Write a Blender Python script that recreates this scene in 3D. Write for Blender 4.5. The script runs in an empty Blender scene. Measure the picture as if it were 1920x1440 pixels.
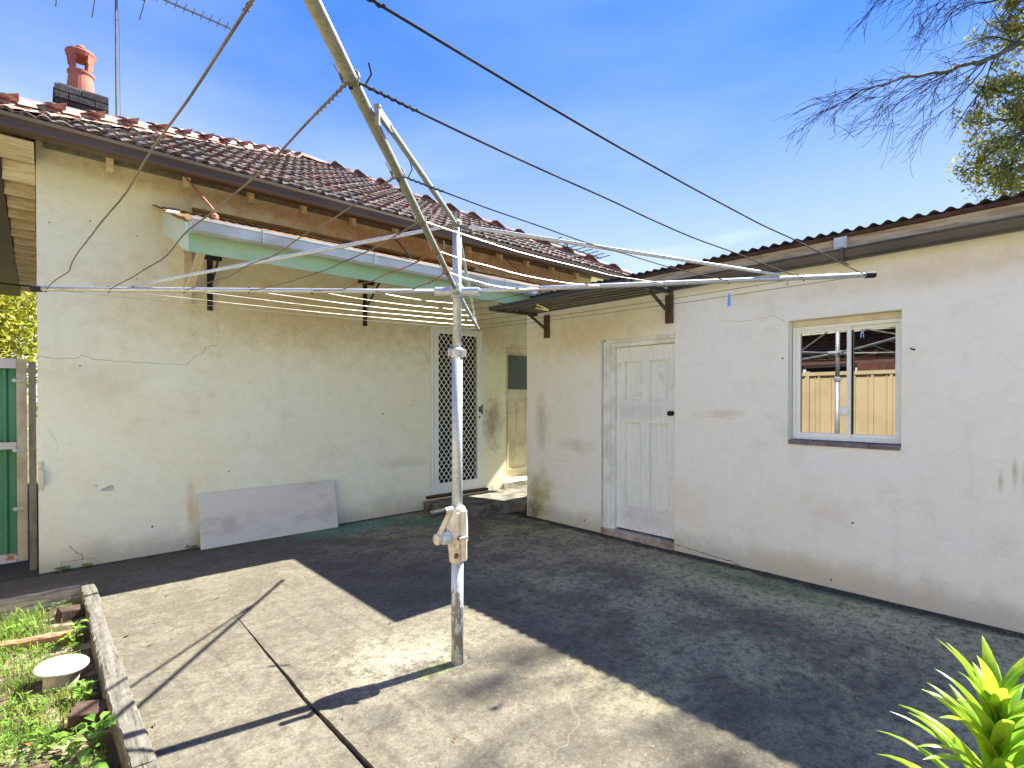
import bpy, math, random
from math import sin, cos, pi, radians as R
from mathutils import Vector as V, Matrix, noise as mn
random.seed(7)
rnd = random.random
def U(a, b): return a + (b - a) * rnd()
sc = bpy.context.scene
C = sc.collection

# ------------------------------------------------------------------ camera, sky, sun, exposure
cd = bpy.data.cameras.new('camera'); cam = bpy.data.objects.new('camera', cd); C.objects.link(cam)
cam.location = (0, 0, 1.56); cam.rotation_euler = (R(89.5), 0, R(-42.2))
cd.sensor_width = 36; cd.lens = 18.39; cd.shift_y = 0.0191; cd.clip_start = 0.05; cd.clip_end = 2000
sc.camera = cam
SUN_EL = 50.0
SUN_DIR = V((0.9864, -0.1654, 0)).normalized() * cos(R(SUN_EL)) + V((0, 0, sin(R(SUN_EL))))
sl = bpy.data.lights.new('sun', 'SUN'); sl.energy = 4.3; sl.angle = R(0.55); sl.color = (1.0, 0.97, 0.87)
so = bpy.data.objects.new('sun', sl); C.objects.link(so)
so.rotation_euler = SUN_DIR.to_track_quat('Z', 'Y').to_euler(); so.location = (10, -2, 12)
w = bpy.data.worlds.new('World'); sc.world = w; w.use_nodes = True
nt = w.node_tree; nt.nodes.clear()
sky = nt.nodes.new('ShaderNodeTexSky'); sky.sky_type = 'NISHITA'; sky.sun_disc = False
sky.sun_elevation = R(SUN_EL); sky.sun_rotation = math.atan2(SUN_DIR.x, SUN_DIR.y)
sky.air_density = 0.9; sky.dust_density = 0.0; sky.ozone_density = 5.0
bg = nt.nodes.new('ShaderNodeBackground'); bg.inputs[1].default_value = 0.12
wo = nt.nodes.new('ShaderNodeOutputWorld')
tc = nt.nodes.new('ShaderNodeTexCoord'); mp = nt.nodes.new('ShaderNodeMapping')
mp.inputs['Scale'].default_value = (1.6, 1.0, 5.5); mp.inputs['Rotation'].default_value = (R(8), R(-14), R(25))
mp.inputs['Location'].default_value = (0.3, 0.65, 0.2)
nz = nt.nodes.new('ShaderNodeTexNoise'); nz.inputs['Scale'].default_value = 1.3; nz.inputs['Detail'].default_value = 5; nz.inputs['Roughness'].default_value = 0.5
rp = nt.nodes.new('ShaderNodeValToRGB'); rp.color_ramp.elements[0].position = 0.45; rp.color_ramp.elements[1].position = 0.72
rp.color_ramp.elements[1].color = (0.55, 0.55, 0.55, 1)
mx = nt.nodes.new('ShaderNodeMix'); mx.data_type = 'RGBA'; mx.inputs[7].default_value = (3.2, 3.4, 3.6, 1)
L = nt.links.new
L(tc.outputs['Generated'], mp.inputs[0]); L(mp.outputs[0], nz.inputs['Vector']); L(nz.outputs['Fac'], rp.inputs[0])
hs_ = nt.nodes.new('ShaderNodeHueSaturation'); hs_.inputs['Saturation'].default_value = 1.28; L(sky.outputs[0], hs_.inputs['Color'])
sz = nt.nodes.new('ShaderNodeSeparateXYZ'); L(tc.outputs['Generated'], sz.inputs[0])
hz = nt.nodes.new('ShaderNodeMapRange'); hz.interpolation_type = 'SMOOTHSTEP'; hz.inputs[1].default_value = 0.08; hz.inputs[2].default_value = 0.60
hz.inputs[3].default_value = 0.92; hz.inputs[4].default_value = 0.0; L(sz.outputs['Z'], hz.inputs[0])
tn = nt.nodes.new('ShaderNodeMix'); tn.data_type = 'RGBA'; L(hz.outputs[0], tn.inputs[0]); 
dp = nt.nodes.new('ShaderNodeMix'); dp.data_type = 'RGBA'; dp.inputs[0].default_value = 0.85; L(hs_.outputs[0], dp.inputs[6])
dp.inputs[7].default_value = (0.16, 0.44, 1.80, 1); L(dp.outputs[2], tn.inputs[6])
tn.inputs[7].default_value = (1.45, 1.74, 1.95, 1)      # thin pale summer haze low over the horizon, all the way round
lo_ = nt.nodes.new('ShaderNodeMapRange'); lo_.interpolation_type = 'SMOOTHSTEP'; lo_.inputs[1].default_value = 0.28; lo_.inputs[2].default_value = 0.44
lo_.inputs[3].default_value = 1.0; lo_.inputs[4].default_value = 0.14; L(sz.outputs['Z'], lo_.inputs[0])
cm = nt.nodes.new('ShaderNodeMath'); cm.operation = 'MULTIPLY'; L(rp.outputs[0], cm.inputs[0]); L(lo_.outputs[0], cm.inputs[1])
L(cm.outputs[0], mx.inputs[0]); L(tn.outputs[2], mx.inputs[6]); L(mx.outputs[2], bg.inputs[0]); L(bg.outputs[0], wo.inputs[0])
sc.view_settings.view_transform = 'Standard'; sc.view_settings.look = 'None'
sc.view_settings.gamma = 1; sc.view_settings.use_curve_mapping = False
sc.view_settings.exposure = 2.25

# ------------------------------------------------------------------ mesh helpers
OFF = {}
class MB:
    def __init__(s): s.v = []; s.f = []
    def add(s, vs, fs):
        b = len(s.v); s.v += [tuple(p) for p in vs]; s.f += [tuple(b + i for i in q) for q in fs]; return s
    def box(s, a, b, jit=0):
        x0, y0, z0 = a; x1, y1, z1 = b
        vs = [V((x, y, z)) for z in (z0, z1) for y in (y0, y1) for x in (x0, x1)]
        if jit: vs = [p + V((U(-jit, jit), U(-jit, jit), U(-jit, jit))) for p in vs]
        return s.add(vs, [(0, 2, 3, 1), (4, 5, 7, 6), (0, 1, 5, 4), (2, 6, 7, 3), (0, 4, 6, 2), (1, 3, 7, 5)])
    def bar(s, p, q, w, h, up=(0, 0, 1)):
        p, q = V(p), V(q); d = (q - p).normalized(); u = V(up); sx = d.cross(u)
        if sx.length < 1e-4: sx = d.cross(V((1, 0, 0)))
        sx.normalize(); u = sx.cross(d); sx *= w / 2; u = u * h / 2
        vs = [p - sx - u, p + sx - u, p + sx + u, p - sx + u, q - sx - u, q + sx - u, q + sx + u, q - sx + u]
        return s.add(vs, [(0, 3, 2, 1), (4, 5, 6, 7), (0, 1, 5, 4), (1, 2, 6, 5), (2, 3, 7, 6), (3, 0, 4, 7)])
    def tube(s, pts, r, n=8, cap=True):
        pts = [V(p) for p in pts]; m = len(pts)
        rs = r if isinstance(r, (list, tuple)) else [r] * m
        ref = V((0, 0, 1)); d0 = (pts[1] - pts[0]).normalized()
        if abs(d0.z) > 0.95: ref = V((1, 0, 0))
        a = d0.cross(ref).normalized(); vs = []
        for i, p in enumerate(pts):
            d = (pts[min(i + 1, m - 1)] - pts[max(i - 1, 0)])
            d = d.normalized() if d.length > 1e-9 else d0
            a = (a - d * a.dot(d)); a.normalize(); b = d.cross(a)
            for k in range(n):
                t = 2 * pi * k / n; vs.append(p + (a * cos(t) + b * sin(t)) * rs[i])
        fs = [(i * n + k, i * n + (k + 1) % n, (i + 1) * n + (k + 1) % n, (i + 1) * n + k) for i in range(m - 1) for k in range(n)]
        if cap: fs += [tuple(range(n - 1, -1, -1)), tuple((m - 1) * n + k for k in range(n))]
        return s.add(vs, fs)
    def lathe(s, c, prof, n=20, axis=None):
        c = V(c); vs = []
        q = V((0, 0, 1)).rotation_difference(V(axis)) if axis else None
        for r, z in prof:
            for k in range(n):
                t = 2 * pi * k / n; p = V((r * cos(t), r * sin(t), z))
                if q: p = q @ p
                vs.append(c + p)
        m = len(prof)
        fs = [(i * n + k, i * n + (k + 1) % n, (i + 1) * n + (k + 1) % n, (i + 1) * n + k) for i in range(m - 1) for k in range(n)]
        fs += [tuple(range(n - 1, -1, -1)), tuple((m - 1) * n + k for k in range(n))]
        return s.add(vs, fs)
    def grid(s, nu, nv, fn, flip=False):
        vs = [fn(i / nu, j / nv) for j in range(nv + 1) for i in range(nu + 1)]
        fs = []
        for j in range(nv):
            for i in range(nu):
                a = j * (nu + 1) + i; q = (a, a + 1, a + nu + 2, a + nu + 1); fs.append(q[::-1] if flip else q)
        return s.add(vs, fs)
    def prism(s, poly, z0, z1):
        n = len(poly); vs = [(x, y, z0) for x, y in poly] + [(x, y, z1) for x, y in poly]
        return s.add(vs, [tuple(range(n - 1, -1, -1)), tuple(range(n, 2 * n))] + [(i, (i + 1) % n, n + (i + 1) % n, n + i) for i in range(n)])
    def build(s, name, m, parent=None, smooth=False, bevel=0, kind=None, solid=0, local=False):
        off = V((0, 0, 0)) if (parent is None or local) else OFF.get(parent.name, V((0, 0, 0)))
        me = bpy.data.meshes.new(name); me.from_pydata([V(p) - off for p in s.v], [], s.f); me.update()
        if m: me.materials.append(m)
        if smooth:
            for p in me.polygons: p.use_smooth = True
        o = bpy.data.objects.new(name, me); C.objects.link(o)
        if parent: o.parent = parent; OFF[o.name] = off
        if bevel:
            b = o.modifiers.new('bevel', 'BEVEL'); b.width = bevel; b.segments = 2; b.limit_method = 'ANGLE'
        if solid:
            b = o.modifiers.new('thick', 'SOLIDIFY'); b.thickness = solid; b.offset = 0
        if kind: o['kind'] = kind
        return o
def tag(o, label=None, cat=None, group=None, kind=None):
    if label: o['label'] = label
    if cat: o['category'] = cat
    if group: o['group'] = group
    if kind: o['kind'] = kind
    return o
def thing(name, label, cat, loc=(0, 0, 0), rz=0, group=None):
    o = bpy.data.objects.new(name, None); C.objects.link(o); o.location = loc; o.rotation_euler = (0, 0, rz)
    o.empty_display_size = 0.2; OFF[o.name] = V(loc)
    return tag(o, label, cat, group)
def child(name, me, parent, loc, rot=None, scale=None):
    o = bpy.data.objects.new(name, me); C.objects.link(o); o.parent = parent
    o.location = V(loc) - OFF.get(parent.name, V((0, 0, 0)))
    if rot: o.rotation_euler = rot
    if scale: o.scale = scale
    return o
def wallx(u0, u1, z0, z1, holes, plane, thick, axis='Y'):
    """wall sheet with real thickness and openings. axis = axis the wall faces."""
    us = sorted({u0, u1} | {h[0] for h in holes} | {h[1] for h in holes}); zs = sorted({z0, z1} | {h[2] for h in holes} | {h[3] for h in holes})
    m = MB()
    def P(u, z, d):
        return (u, plane + d, z) if axis == 'Y' else (plane + d, u, z)
    def q(a, b, c, d): m.add([a, b, c, d], [(0, 1, 2, 3)])
    inh = lambda u, z: any(h[0] < u < h[1] and h[2] < z < h[3] for h in holes)
    for i in range(len(us) - 1):
        for j in range(len(zs) - 1):
            if inh((us[i] + us[i + 1]) / 2, (zs[j] + zs[j + 1]) / 2): continue
            a, b, c, d = us[i], us[i + 1], zs[j], zs[j + 1]
            q(P(a, c, 0), P(b, c, 0), P(b, d, 0), P(a, d, 0)); q(P(a, c, thick), P(a, d, thick), P(b, d, thick), P(b, c, thick))
    for a, b, c, d in list(holes) + [(u0, u1, z0, z1)]:
        q(P(a, c, 0), P(a, d, 0), P(a, d, thick), P(a, c, thick)); q(P(b, c, 0), P(b, c, thick), P(b, d, thick), P(b, d, 0))
        q(P(a, d, 0), P(b, d, 0), P(b, d, thick), P(a, d, thick)); q(P(a, c, 0), P(a, c, thick), P(b, c, thick), P(b, c, 0))
    return m

# ------------------------------------------------------------------ materials
class NB:
    def __init__(s, name):
        s.m = bpy.data.materials.new(name); s.m.use_nodes = True; s.t = s.m.node_tree; s.n = s.t.nodes
        s.b = s.n['Principled BSDF']; s.tc = s.n.new('ShaderNodeNewGeometry'); s.P = s.tc.outputs['Position']
    def lk(s, a, b): s.t.links.new(a, b)
    def math(s, op, a, b=None, c=None, clamp=False):
        n = s.n.new('ShaderNodeMath'); n.operation = op; n.use_clamp = clamp
        for i, x in enumerate((a, b, c)):
            if x is None: continue
            if isinstance(x, (int, float)): n.inputs[i].default_value = x
            else: s.lk(x, n.inputs[i])
        return n.outputs[0]
    def vec(s, scale=(1, 1, 1), loc=(0, 0, 0)):
        n = s.n.new('ShaderNodeMapping'); n.inputs['Scale'].default_value = scale; n.inputs['Location'].default_value = loc
        s.lk(s.P, n.inputs[0]); return n.outputs[0]
    def noise(s, scale, detail=4, rough=0.55, stretch=None, loc=(0, 0, 0), dist=0):
        n = s.n.new('ShaderNodeTexNoise'); n.inputs['Scale'].default_value = scale; n.inputs['Detail'].default_value = detail
        n.inputs['Roughness'].default_value = rough; n.inputs['Distortion'].default_value = dist
        s.lk(s.vec(stretch or (1, 1, 1), loc), n.inputs['Vector']); return n.outputs['Fac']
    def step(s, x, lo, hi):
        n = s.n.new('ShaderNodeMapRange'); n.interpolation_type = 'SMOOTHSTEP'; n.inputs[1].default_value = lo; n.inputs[2].default_value = hi
        n.inputs[3].default_value = 0; n.inputs[4].default_value = 1; s.lk(x, n.inputs[0]); return n.outputs[0]
    def blob(s, c, r, lo=-0.05, hi=1.15, wob=0.55, ns=4):
        """1 inside an uneven ellipsoid at c"""
        n = s.n.new('ShaderNodeVectorMath'); n.operation = 'SUBTRACT'; s.lk(s.P, n.inputs[0]); n.inputs[1].default_value = c
        d = s.n.new('ShaderNodeVectorMath'); d.operation = 'DIVIDE'; s.lk(n.outputs[0], d.inputs[0]); d.inputs[1].default_value = r
        l = s.n.new('ShaderNodeVectorMath'); l.operation = 'LENGTH'; s.lk(d.outputs[0], l.inputs[0])
        x = s.math('ADD', l.outputs['Value'], s.math('MULTIPLY_ADD', s.noise(ns, 5, 0.6), wob * 2, -wob))
        return s.math('SUBTRACT', 1.0, s.step(x, lo, hi))
    def mix(s, fac, a, b):
        n = s.n.new('ShaderNodeMix'); n.data_type = 'RGBA'
        for i, x in ((0, fac), (6, a), (7, b)):
            if isinstance(x, (int, float)): n.inputs[i].default_value = x
            elif isinstance(x, tuple): n.inputs[i].default_value = (*x[:3], 1)
            else: s.lk(x, n.inputs[i])
        return n.outputs[2]
    def mul(s, f, k): return s.math('MULTIPLY', f, k)
    def done(s, col, rough=0.85, metal=0, bumps=(), spec=0.3):
        if isinstance(col, tuple): s.b.inputs['Base Color'].default_value = (*col, 1)
        else: s.lk(col, s.b.inputs['Base Color'])
        if isinstance(rough, (int, float)): s.b.inputs['Roughness'].default_value = rough
        else: s.lk(rough, s.b.inputs['Roughness'])
        s.b.inputs['Metallic'].default_value = metal; s.b.inputs['Specular IOR Level'].default_value = spec
        prev = None
        for h, st, ds in bumps:
            b = s.n.new('ShaderNodeBump'); b.inputs['Strength'].default_value = st; b.inputs['Distance'].default_value = ds
            s.lk(h, b.inputs['Height'])
            if prev: s.lk(prev, b.inputs['Normal'])
            prev = b.outputs[0]
        if prev: s.lk(prev, s.b.inputs['Normal'])
        return s.m
def simple(name, col, col2=None, sc_=8, rough=0.8, metal=0, bump=0.0, bs=60, lo=0.4, hi=0.65, stretch=None, spec=0.3, rnd_=0):
    n = NB(name); c = col
    if col2: c = n.mix(n.step(n.noise(sc_, 5, 0.6, stretch), lo, hi), col, col2)
    if rnd_:
        oi = n.n.new('ShaderNodeObjectInfo'); hs = n.n.new('ShaderNodeHueSaturation')
        n.lk(n.math('MULTIPLY_ADD', oi.outputs['Random'], rnd_ * 2, 1 - rnd_), hs.inputs['Value'])
        if isinstance(c, tuple): hs.inputs['Color'].default_value = (*c, 1)
        else: n.lk(c, hs.inputs['Color'])
        c = hs.outputs[0]
    return n.done(c, rough, metal, [(n.noise(bs, 4, 0.6, stretch), bump, 0.01)] if bump else [], spec)

def render_wall(name, base, dirt, warm, stains_and_bounce, seed, cracks=False):
    n = NB(name); L_ = (seed, seed * 2.3, seed * .7)
    c = n.mix(n.step(n.noise(1.1, 4, 0.6, loc=L_), 0.35, 0.7), base, warm)
    c = n.mix(n.mul(n.step(n.noise(3.2, 6, 0.7, loc=L_), 0.52, 0.8), 0.45), c, dirt)
    c = n.mix(n.mul(n.step(n.noise(2.6, 6, 0.7, (3.5, 3.5, 0.35), L_), 0.55, 0.8), 0.3), c, dirt)          # runs
    c = n.mix(n.mul(n.step(n.noise(45, 3, 0.7, loc=L_), 0.62, 0.75), 0.22), c, dirt)
    c = n.mix(n.mul(n.step(n.noise(9, 7, 0.78, (1, 1, 1.6), L_), 0.50, 0.60), 0.16), c, dirt)
    c = n.mix(n.mul(n.step(n.noise(13, 7, 0.78, (1.4, 1.4, .8), (seed * 3, 1, 2)), 0.57, 0.60), 0.30), c, tuple(min(.96, x * 1.06) for x in base))
    c = n.mix(n.mul(n.step(n.noise(30, 5, 0.8, loc=(seed, 4, 2)), 0.68, 0.70), 0.5), c, tuple(x * .6 for x in dirt))
    # grime along the foot
    sp = n.n.new('ShaderNodeSeparateXYZ'); n.lk(n.P, sp.inputs[0])
    ft = n.math('SUBTRACT', 1.0, n.step(n.math('ADD', sp.outputs['Z'], n.mul(n.noise(3, 5, 0.7), -0.35)), -0.15, 0.12))
    c = n.mix(n.mul(ft, 0.55), c, tuple(x * 0.55 for x in dirt))
    for ctr, rad, col, k in stains_and_bounce:
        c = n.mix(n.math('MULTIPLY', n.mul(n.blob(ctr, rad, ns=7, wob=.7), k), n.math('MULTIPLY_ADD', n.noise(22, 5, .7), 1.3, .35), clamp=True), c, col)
    tr = n.noise(7, 6, 0.65, loc=L_); fine = n.noise(90, 4, 0.7, loc=L_); big = n.noise(1.8, 3, 0.5, loc=L_)
    return n.done(c, 0.9, 0, [(big, 0.5, 0.03), (tr, 0.4, 0.012), (fine, 0.3, 0.004)], 0.2)

M = {}
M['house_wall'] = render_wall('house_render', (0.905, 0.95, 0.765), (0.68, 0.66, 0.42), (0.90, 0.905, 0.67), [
    ((2.5, 6.28, 2.55), (2.6, .4, .65), (0.66, 0.54, 0.30), 0.75), ((4.9, 6.28, 2.6), (1.6, .4, .5), (0.60, 0.47, 0.25), 0.7),
    ((1.6, 6.28, 3.72), (3.0, .4, .13), (0.55, 0.42, 0.20), 0.65), ((5.28, 6.28, 1.2), (.26, .3, .5), (0.30, 0.24, 0.17), 0.8),
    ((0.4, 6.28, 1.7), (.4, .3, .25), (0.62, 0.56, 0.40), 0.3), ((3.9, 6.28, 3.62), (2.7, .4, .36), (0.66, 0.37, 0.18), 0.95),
    ((6.6, 6.28, 3.62), (2.2, .4, .36), (0.68, 0.40, 0.21), 0.9),  # this and the orange blob above: warm bounce off the rusty awning, painted in
    ((1.18, 6.28, .45), (.06, .2, .35), (0.60, 0.46, 0.22), 0.6),
    ((3.6, 6.28, .2), (.7, .3, .15), (0.55, 0.60, 0.47), 0.4), ((3.7, 6.28, .7), (.5, .3, .1), (0.6, 0.58, 0.42), 0.4)], 1.3)
M['shed_wall'] = render_wall('outbuilding_render', (0.895, 0.94, 0.855), (0.71, 0.70, 0.53), (0.885, 0.91, 0.765), [
    ((4.85, 4.82, .28), (.3, .32, .42), (0.42, 0.38, 0.10), 0.85), ((4.85, 4.93, .1), (.3, .2, .2), (0.12, 0.10, 0.06), 0.8),
    ((4.85, 4.78, 1.25), (.3, .14, .45), (0.42, 0.39, 0.28), 0.55), ((4.85, 4.2, 1.0), (.3, .35, .12), (0.55, 0.50, 0.36), 0.4),
    ((4.85, 4.0, 2.3), (.3, 1.2, .35), (0.72, 0.58, 0.30), 0.6), ((4.85, 0.6, 2.5), (.3, 2.0, .16), (0.72, 0.58, 0.36), 0.5),
    ((4.85, 2.35, 1.42), (.3, .28, .05), (0.60, 0.56, 0.38), 0.5), *[((4.85, y_, z_), (.3, r_, h_), (0.46, 0.45, 0.26), 0.6) for y_, z_, r_, h_ in ((.22, 1.08, .02, .14), (.27, 1.04, .03, .18), (.33, 1.07, .018, .12), (.40, 1.0, .02, .09), (.15, 1.02, .02, .1))],
    ((4.85, 1.45, .62), (.3, .3, .2), (0.72, 0.68, 0.5), 0.4), ((4.85, 1.4, .1), (.3, .9, .16), (0.68, 0.60, 0.38), 0.5),
    ((4.85, 2.9, .5), (.3, .5, .3), (0.7, 0.62, 0.5), 0.3), ((4.85, 1.3, 1.0), (.3, .55, .07), (0.9, 0.9, 0.9), 0.6)], 4.1)

def concrete():
    n = NB('yard_concrete')
    sp = n.n.new('ShaderNodeSeparateXYZ'); n.lk(n.P, sp.inputs[0])
    sunlit, dark = (0.158, 0.142, 0.104), (0.48, 0.43, 0.225)  # shaded side (second tone) painted paler than the sunlit side, lifting the shade
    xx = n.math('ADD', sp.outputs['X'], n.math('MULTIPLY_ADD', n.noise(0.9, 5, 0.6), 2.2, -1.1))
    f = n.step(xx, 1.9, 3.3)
    c = n.mix(n.mul(f, 0.78), sunlit, dark)
    c = n.mix(n.mul(n.step(n.noise(1.7, 6, 0.7, loc=(3, 1, 0)), 0.43, 0.58), 0.72), c, (0.10, 0.085, 0.058))
    c = n.mix(n.mul(n.step(n.noise(4.5, 6, 0.7, loc=(7, 1, 0)), 0.50, 0.62), 0.4), c, (0.23, 0.205, 0.15))
    c = n.mix(n.mul(n.step(n.noise(0.55, 5, 0.65, (1, 1.6, 1), (4, 2, 0)), 0.46, 0.62), 0.4), c, (0.12, 0.105, 0.078))
    c = n.mix(n.mul(n.blob((4.4, 1.7, 0), (.62, 2.6, 1), ns=2.5), 0.95), c, (0.54, 0.50, 0.27))
    c = n.mix(n.mul(n.blob((4.5, 1.9, 0), (.24, 1.0, 1), ns=5), 0.85), c, (0.14, 0.22, 0.07))
    c = n.mix(n.mul(n.blob((4.72, 1.3, 0), (.12, .9, 1), ns=5), 0.9), c, (0.04, 0.13, 0.08))
    c = n.mix(n.mul(n.blob((2.9, 5.95, 0), (1.05, .36, 1), ns=5), 1.0), c, (0.14, 0.34, 0.22))
    c = n.mix(n.mul(n.blob((3.7, 5.6, 0), (.6, .28, 1), ns=5), 0.9), c, (0.12, 0.30, 0.18))
    c = n.mix(n.mul(n.blob((1.55, 2.75, 0), (.55, .4, 1), ns=6), 0.6), c, (0.52, 0.47, 0.34))
    c = n.mix(n.mul(n.blob((1.7, 2.52, 0), (.18, .09, 1), ns=8), 0.6), c, (0.30, 0.38, 0.05))
    c = n.mix(n.mul(n.blob((0.6, 6.0, 0), (1.6, .4, 1), ns=3), 0.6), c, (0.09, 0.075, 0.055))
    # dark line at the foot of both walls
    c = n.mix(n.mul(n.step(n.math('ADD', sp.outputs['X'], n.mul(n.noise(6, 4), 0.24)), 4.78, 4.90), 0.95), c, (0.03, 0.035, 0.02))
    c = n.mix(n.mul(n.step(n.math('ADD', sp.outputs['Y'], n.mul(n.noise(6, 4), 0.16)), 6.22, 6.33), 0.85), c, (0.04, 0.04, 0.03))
    g = n.noise(62, 3, 0.8); g2 = n.noise(24, 6, 0.8)
    c = n.mix(n.mul(n.step(g, 0.47, 0.62), 0.42), c, (0.055, 0.05, 0.045))
    c = n.mix(n.mul(n.step(n.noise(48, 4, 0.8, loc=(5, 5, 0)), 0.55, 0.66), 0.45), c, (0.34, 0.31, 0.25))
    c = n.mix(n.mul(n.step(g2, 0.48, 0.62), 0.55), c, (0.08, 0.072, 0.06))
    c = n.mix(n.mul(n.step(n.noise(14, 6, 0.75, loc=(2, 8, 0)), 0.48, 0.62), 0.72), c, (0.085, 0.072, 0.05))
    # pale hairline scratches and cracks
    vo = n.n.new('ShaderNodeTexVoronoi'); vo.feature = 'DISTANCE_TO_EDGE'; vo.inputs['Scale'].default_value = 0.42
    wv = n.n.new('ShaderNodeVectorMath'); wv.operation = 'MULTIPLY_ADD'
    nn = n.n.new('ShaderNodeTexNoise'); nn.inputs['Scale'].default_value = 2.2; nn.inputs['Detail'].default_value = 6; n.lk(n.P, nn.inputs['Vector'])
    n.lk(nn.outputs['Color'], wv.inputs[0]); wv.inputs[1].default_value = (0.5, 0.5, 0); n.lk(n.P, wv.inputs[2])
    n.lk(wv.outputs[0], vo.inputs['Vector'])
    cr = n.math('SUBTRACT', 1.0, n.step(vo.outputs['Distance'], 0.0003, 0.0019))
    cr = n.math('MULTIPLY', cr, n.step(n.noise(0.8, 2, loc=(9, 0, 0)), 0.45, 0.6))
    c = n.mix(n.mul(cr, 0.18), c, (0.42, 0.39, 0.33))
    return n.done(c, 0.93, 0, [(n.noise(1.2, 3, 0.5), 0.25, 0.04), (g2, 0.35, 0.006), (g, 0.4, 0.003)], 0.25)
M['concrete'] = concrete()
M['old_concrete'] = simple('old_concrete', (0.20, 0.18, 0.14), (0.07, 0.065, 0.05), 5, 0.95, bump=0.5)
M['pad_concrete'] = simple('pale_concrete', (0.5, 0.46, 0.38), (0.25, 0.22, 0.17), 6, 0.95, bump=0.4)
M['soil'] = simple('soil', (0.07, 0.05, 0.03), (0.30, 0.24, 0.16), 5, 1, bump=1.0, bs=25, lo=0.50, hi=0.62)
M['earth'] = simple('earth', (0.08, 0.085, 0.04), (0.15, 0.12, 0.07), 0.7, 1, bump=0.5, bs=8)
M['black_dirt'] = simple('joint_dirt', (0.035, 0.025, 0.018), (0.10, 0.06, 0.04), 30, 1, bump=0.8)
M['cream_timber'] = simple('cream_timber', (0.86, 0.80, 0.58), (0.66, 0.55, 0.34), 5, 0.75, bump=0.25, bs=18, stretch=(1, 6, 6))
M['fascia'] = simple('worn_cream_fascia', (0.56, 0.50, 0.34), (0.36, 0.29, 0.18), 7, 0.8, bump=0.3, stretch=(6, .6, 6))
M['white_paint'] = simple('white_paint', (0.86, 0.92, 0.84), (0.71, 0.74, 0.65), 4, 0.55, bump=0.15, bs=30)
def doorpaint():
    n = NB('weathered_door_paint')
    c = n.mix(n.step(n.noise(5, 6, 0.7, (6, 6, 0.5)), 0.42, 0.72), (0.87, 0.94, 0.87), (0.77, 0.81, 0.73))
    c = n.mix(n.mul(n.step(n.noise(9, 6, 0.7, loc=(4, 4, 4)), 0.55, 0.75), 0.5), c, (0.50, 0.44, 0.40))
    c = n.mix(n.mul(n.blob((4.95, 3.3, 1.42), (.2, .5, .16), ns=8), 0.25), c, (0.36, 0.33, 0.31))
    c = n.mix(n.mul(n.blob((4.95, 3.25, .25), (.2, .5, .18), ns=8), 0.4), c, (0.5, 0.45, 0.42))
    return n.done(c, 0.7, 0, [(n.noise(40, 5, 0.7, (8, 8, 0.6)), 0.3, 0.004)])
M['door_paint'] = doorpaint()
M['cream_paint'] = simple('cream_paint', (0.76, 0.70, 0.52), (0.60, 0.52, 0.36), 3, 0.65, bump=0.15)
M['grey_paint'] = simple('grey_reveal_paint', (0.42, 0.44, 0.50), (0.60, 0.60, 0.62), 6, 0.7)
M['gutter_brown'] = simple('brown_gutter', (0.065, 0.040, 0.020), (0.095, 0.062, 0.035), 2, 0.55, bump=0.05, stretch=(0.4, 1, 1), spec=0.5)
M['gutter_dark'] = simple('dark_gutter', (0.045, 0.045, 0.045), (0.085, 0.08, 0.07), 2, 0.38, spec=0.5, stretch=(1, .4, 1))
M['rust_wood'] = simple('rusty_batten', (0.055, 0.035, 0.028), (0.10, 0.055, 0.04), 6, 0.85, bump=0.3)
def tile():
    n = NB('terracotta_tile')
    oi = n.n.new('ShaderNodeObjectInfo')
    rr = n.n.new('ShaderNodeValToRGB'); e = rr.color_ramp.elements
    e[0].position = 0.0; e[0].color = (0.060, 0.050, 0.040, 1); e[1].position = 1.0; e[1].color = (0.22, 0.055, 0.045, 1)
    for p, cc in ((0.3, (0.10, 0.06, 0.045, 1)), (0.62, (0.16, 0.06, 0.05, 1)), (0.82, (0.085, 0.078, 0.068, 1))):
        k = e.new(p); k.color = cc
    n.lk(oi.outputs['Random'], rr.inputs[0])
    gm = n.n.new('ShaderNodeNewGeometry'); n.P = gm.outputs['Position']
    c = n.mix(n.mul(n.step(n.noise(5, 6, 0.75), 0.42, 0.6), 0.6), rr.outputs[0], (0.07, 0.06, 0.06))
    c = n.mix(n.mul(n.step(n.noise(16, 5, 0.75, loc=(3, 3, 0)), 0.47, 0.60), 0.75), c, (0.30, 0.28, 0.24))
    return n.done(c, 0.72, 0, [(n.noise(60, 4, 0.7), 0.3, 0.004)], 0.3)
M['tile'] = tile()
def capm():
    n = NB('ridge_cap_terracotta'); oi = n.n.new('ShaderNodeObjectInfo')
    gm = n.n.new('ShaderNodeNewGeometry'); n.P = gm.outputs['Position']
    c = n.mix(oi.outputs['Random'], (0.25, 0.10, 0.085), (0.15, 0.085, 0.08))
    c = n.mix(n.mul(n.step(n.noise(9, 6, 0.75), 0.44, 0.58), 0.75), c, (0.40, 0.34, 0.28))
    return n.done(c, 0.6, 0, [(n.noise(40, 4, 0.7), 0.4, 0.004)], 0.4)
M['cap'] = capm()
M['mortar'] = simple('bedding_mortar', (0.42, 0.14, 0.085), (0.52, 0.45, 0.37), 9, 0.95, bump=1, bs=35, lo=0.45, hi=0.55)
M['chimney_brick'] = simple('dark_brick', (0.045, 0.043, 0.046), (0.085, 0.075, 0.075), 14, 0.8, bump=0.5, rnd_=0.35)
M['brick_mortar'] = simple('chimney_mortar', (0.10, 0.09, 0.085), (0.3, 0.28, 0.2), 12, 1)
M['pot'] = simple('terracotta_pot', (0.45, 0.155, 0.10), (0.33, 0.11, 0.08), 5, 0.75, bump=0.2)
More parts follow.
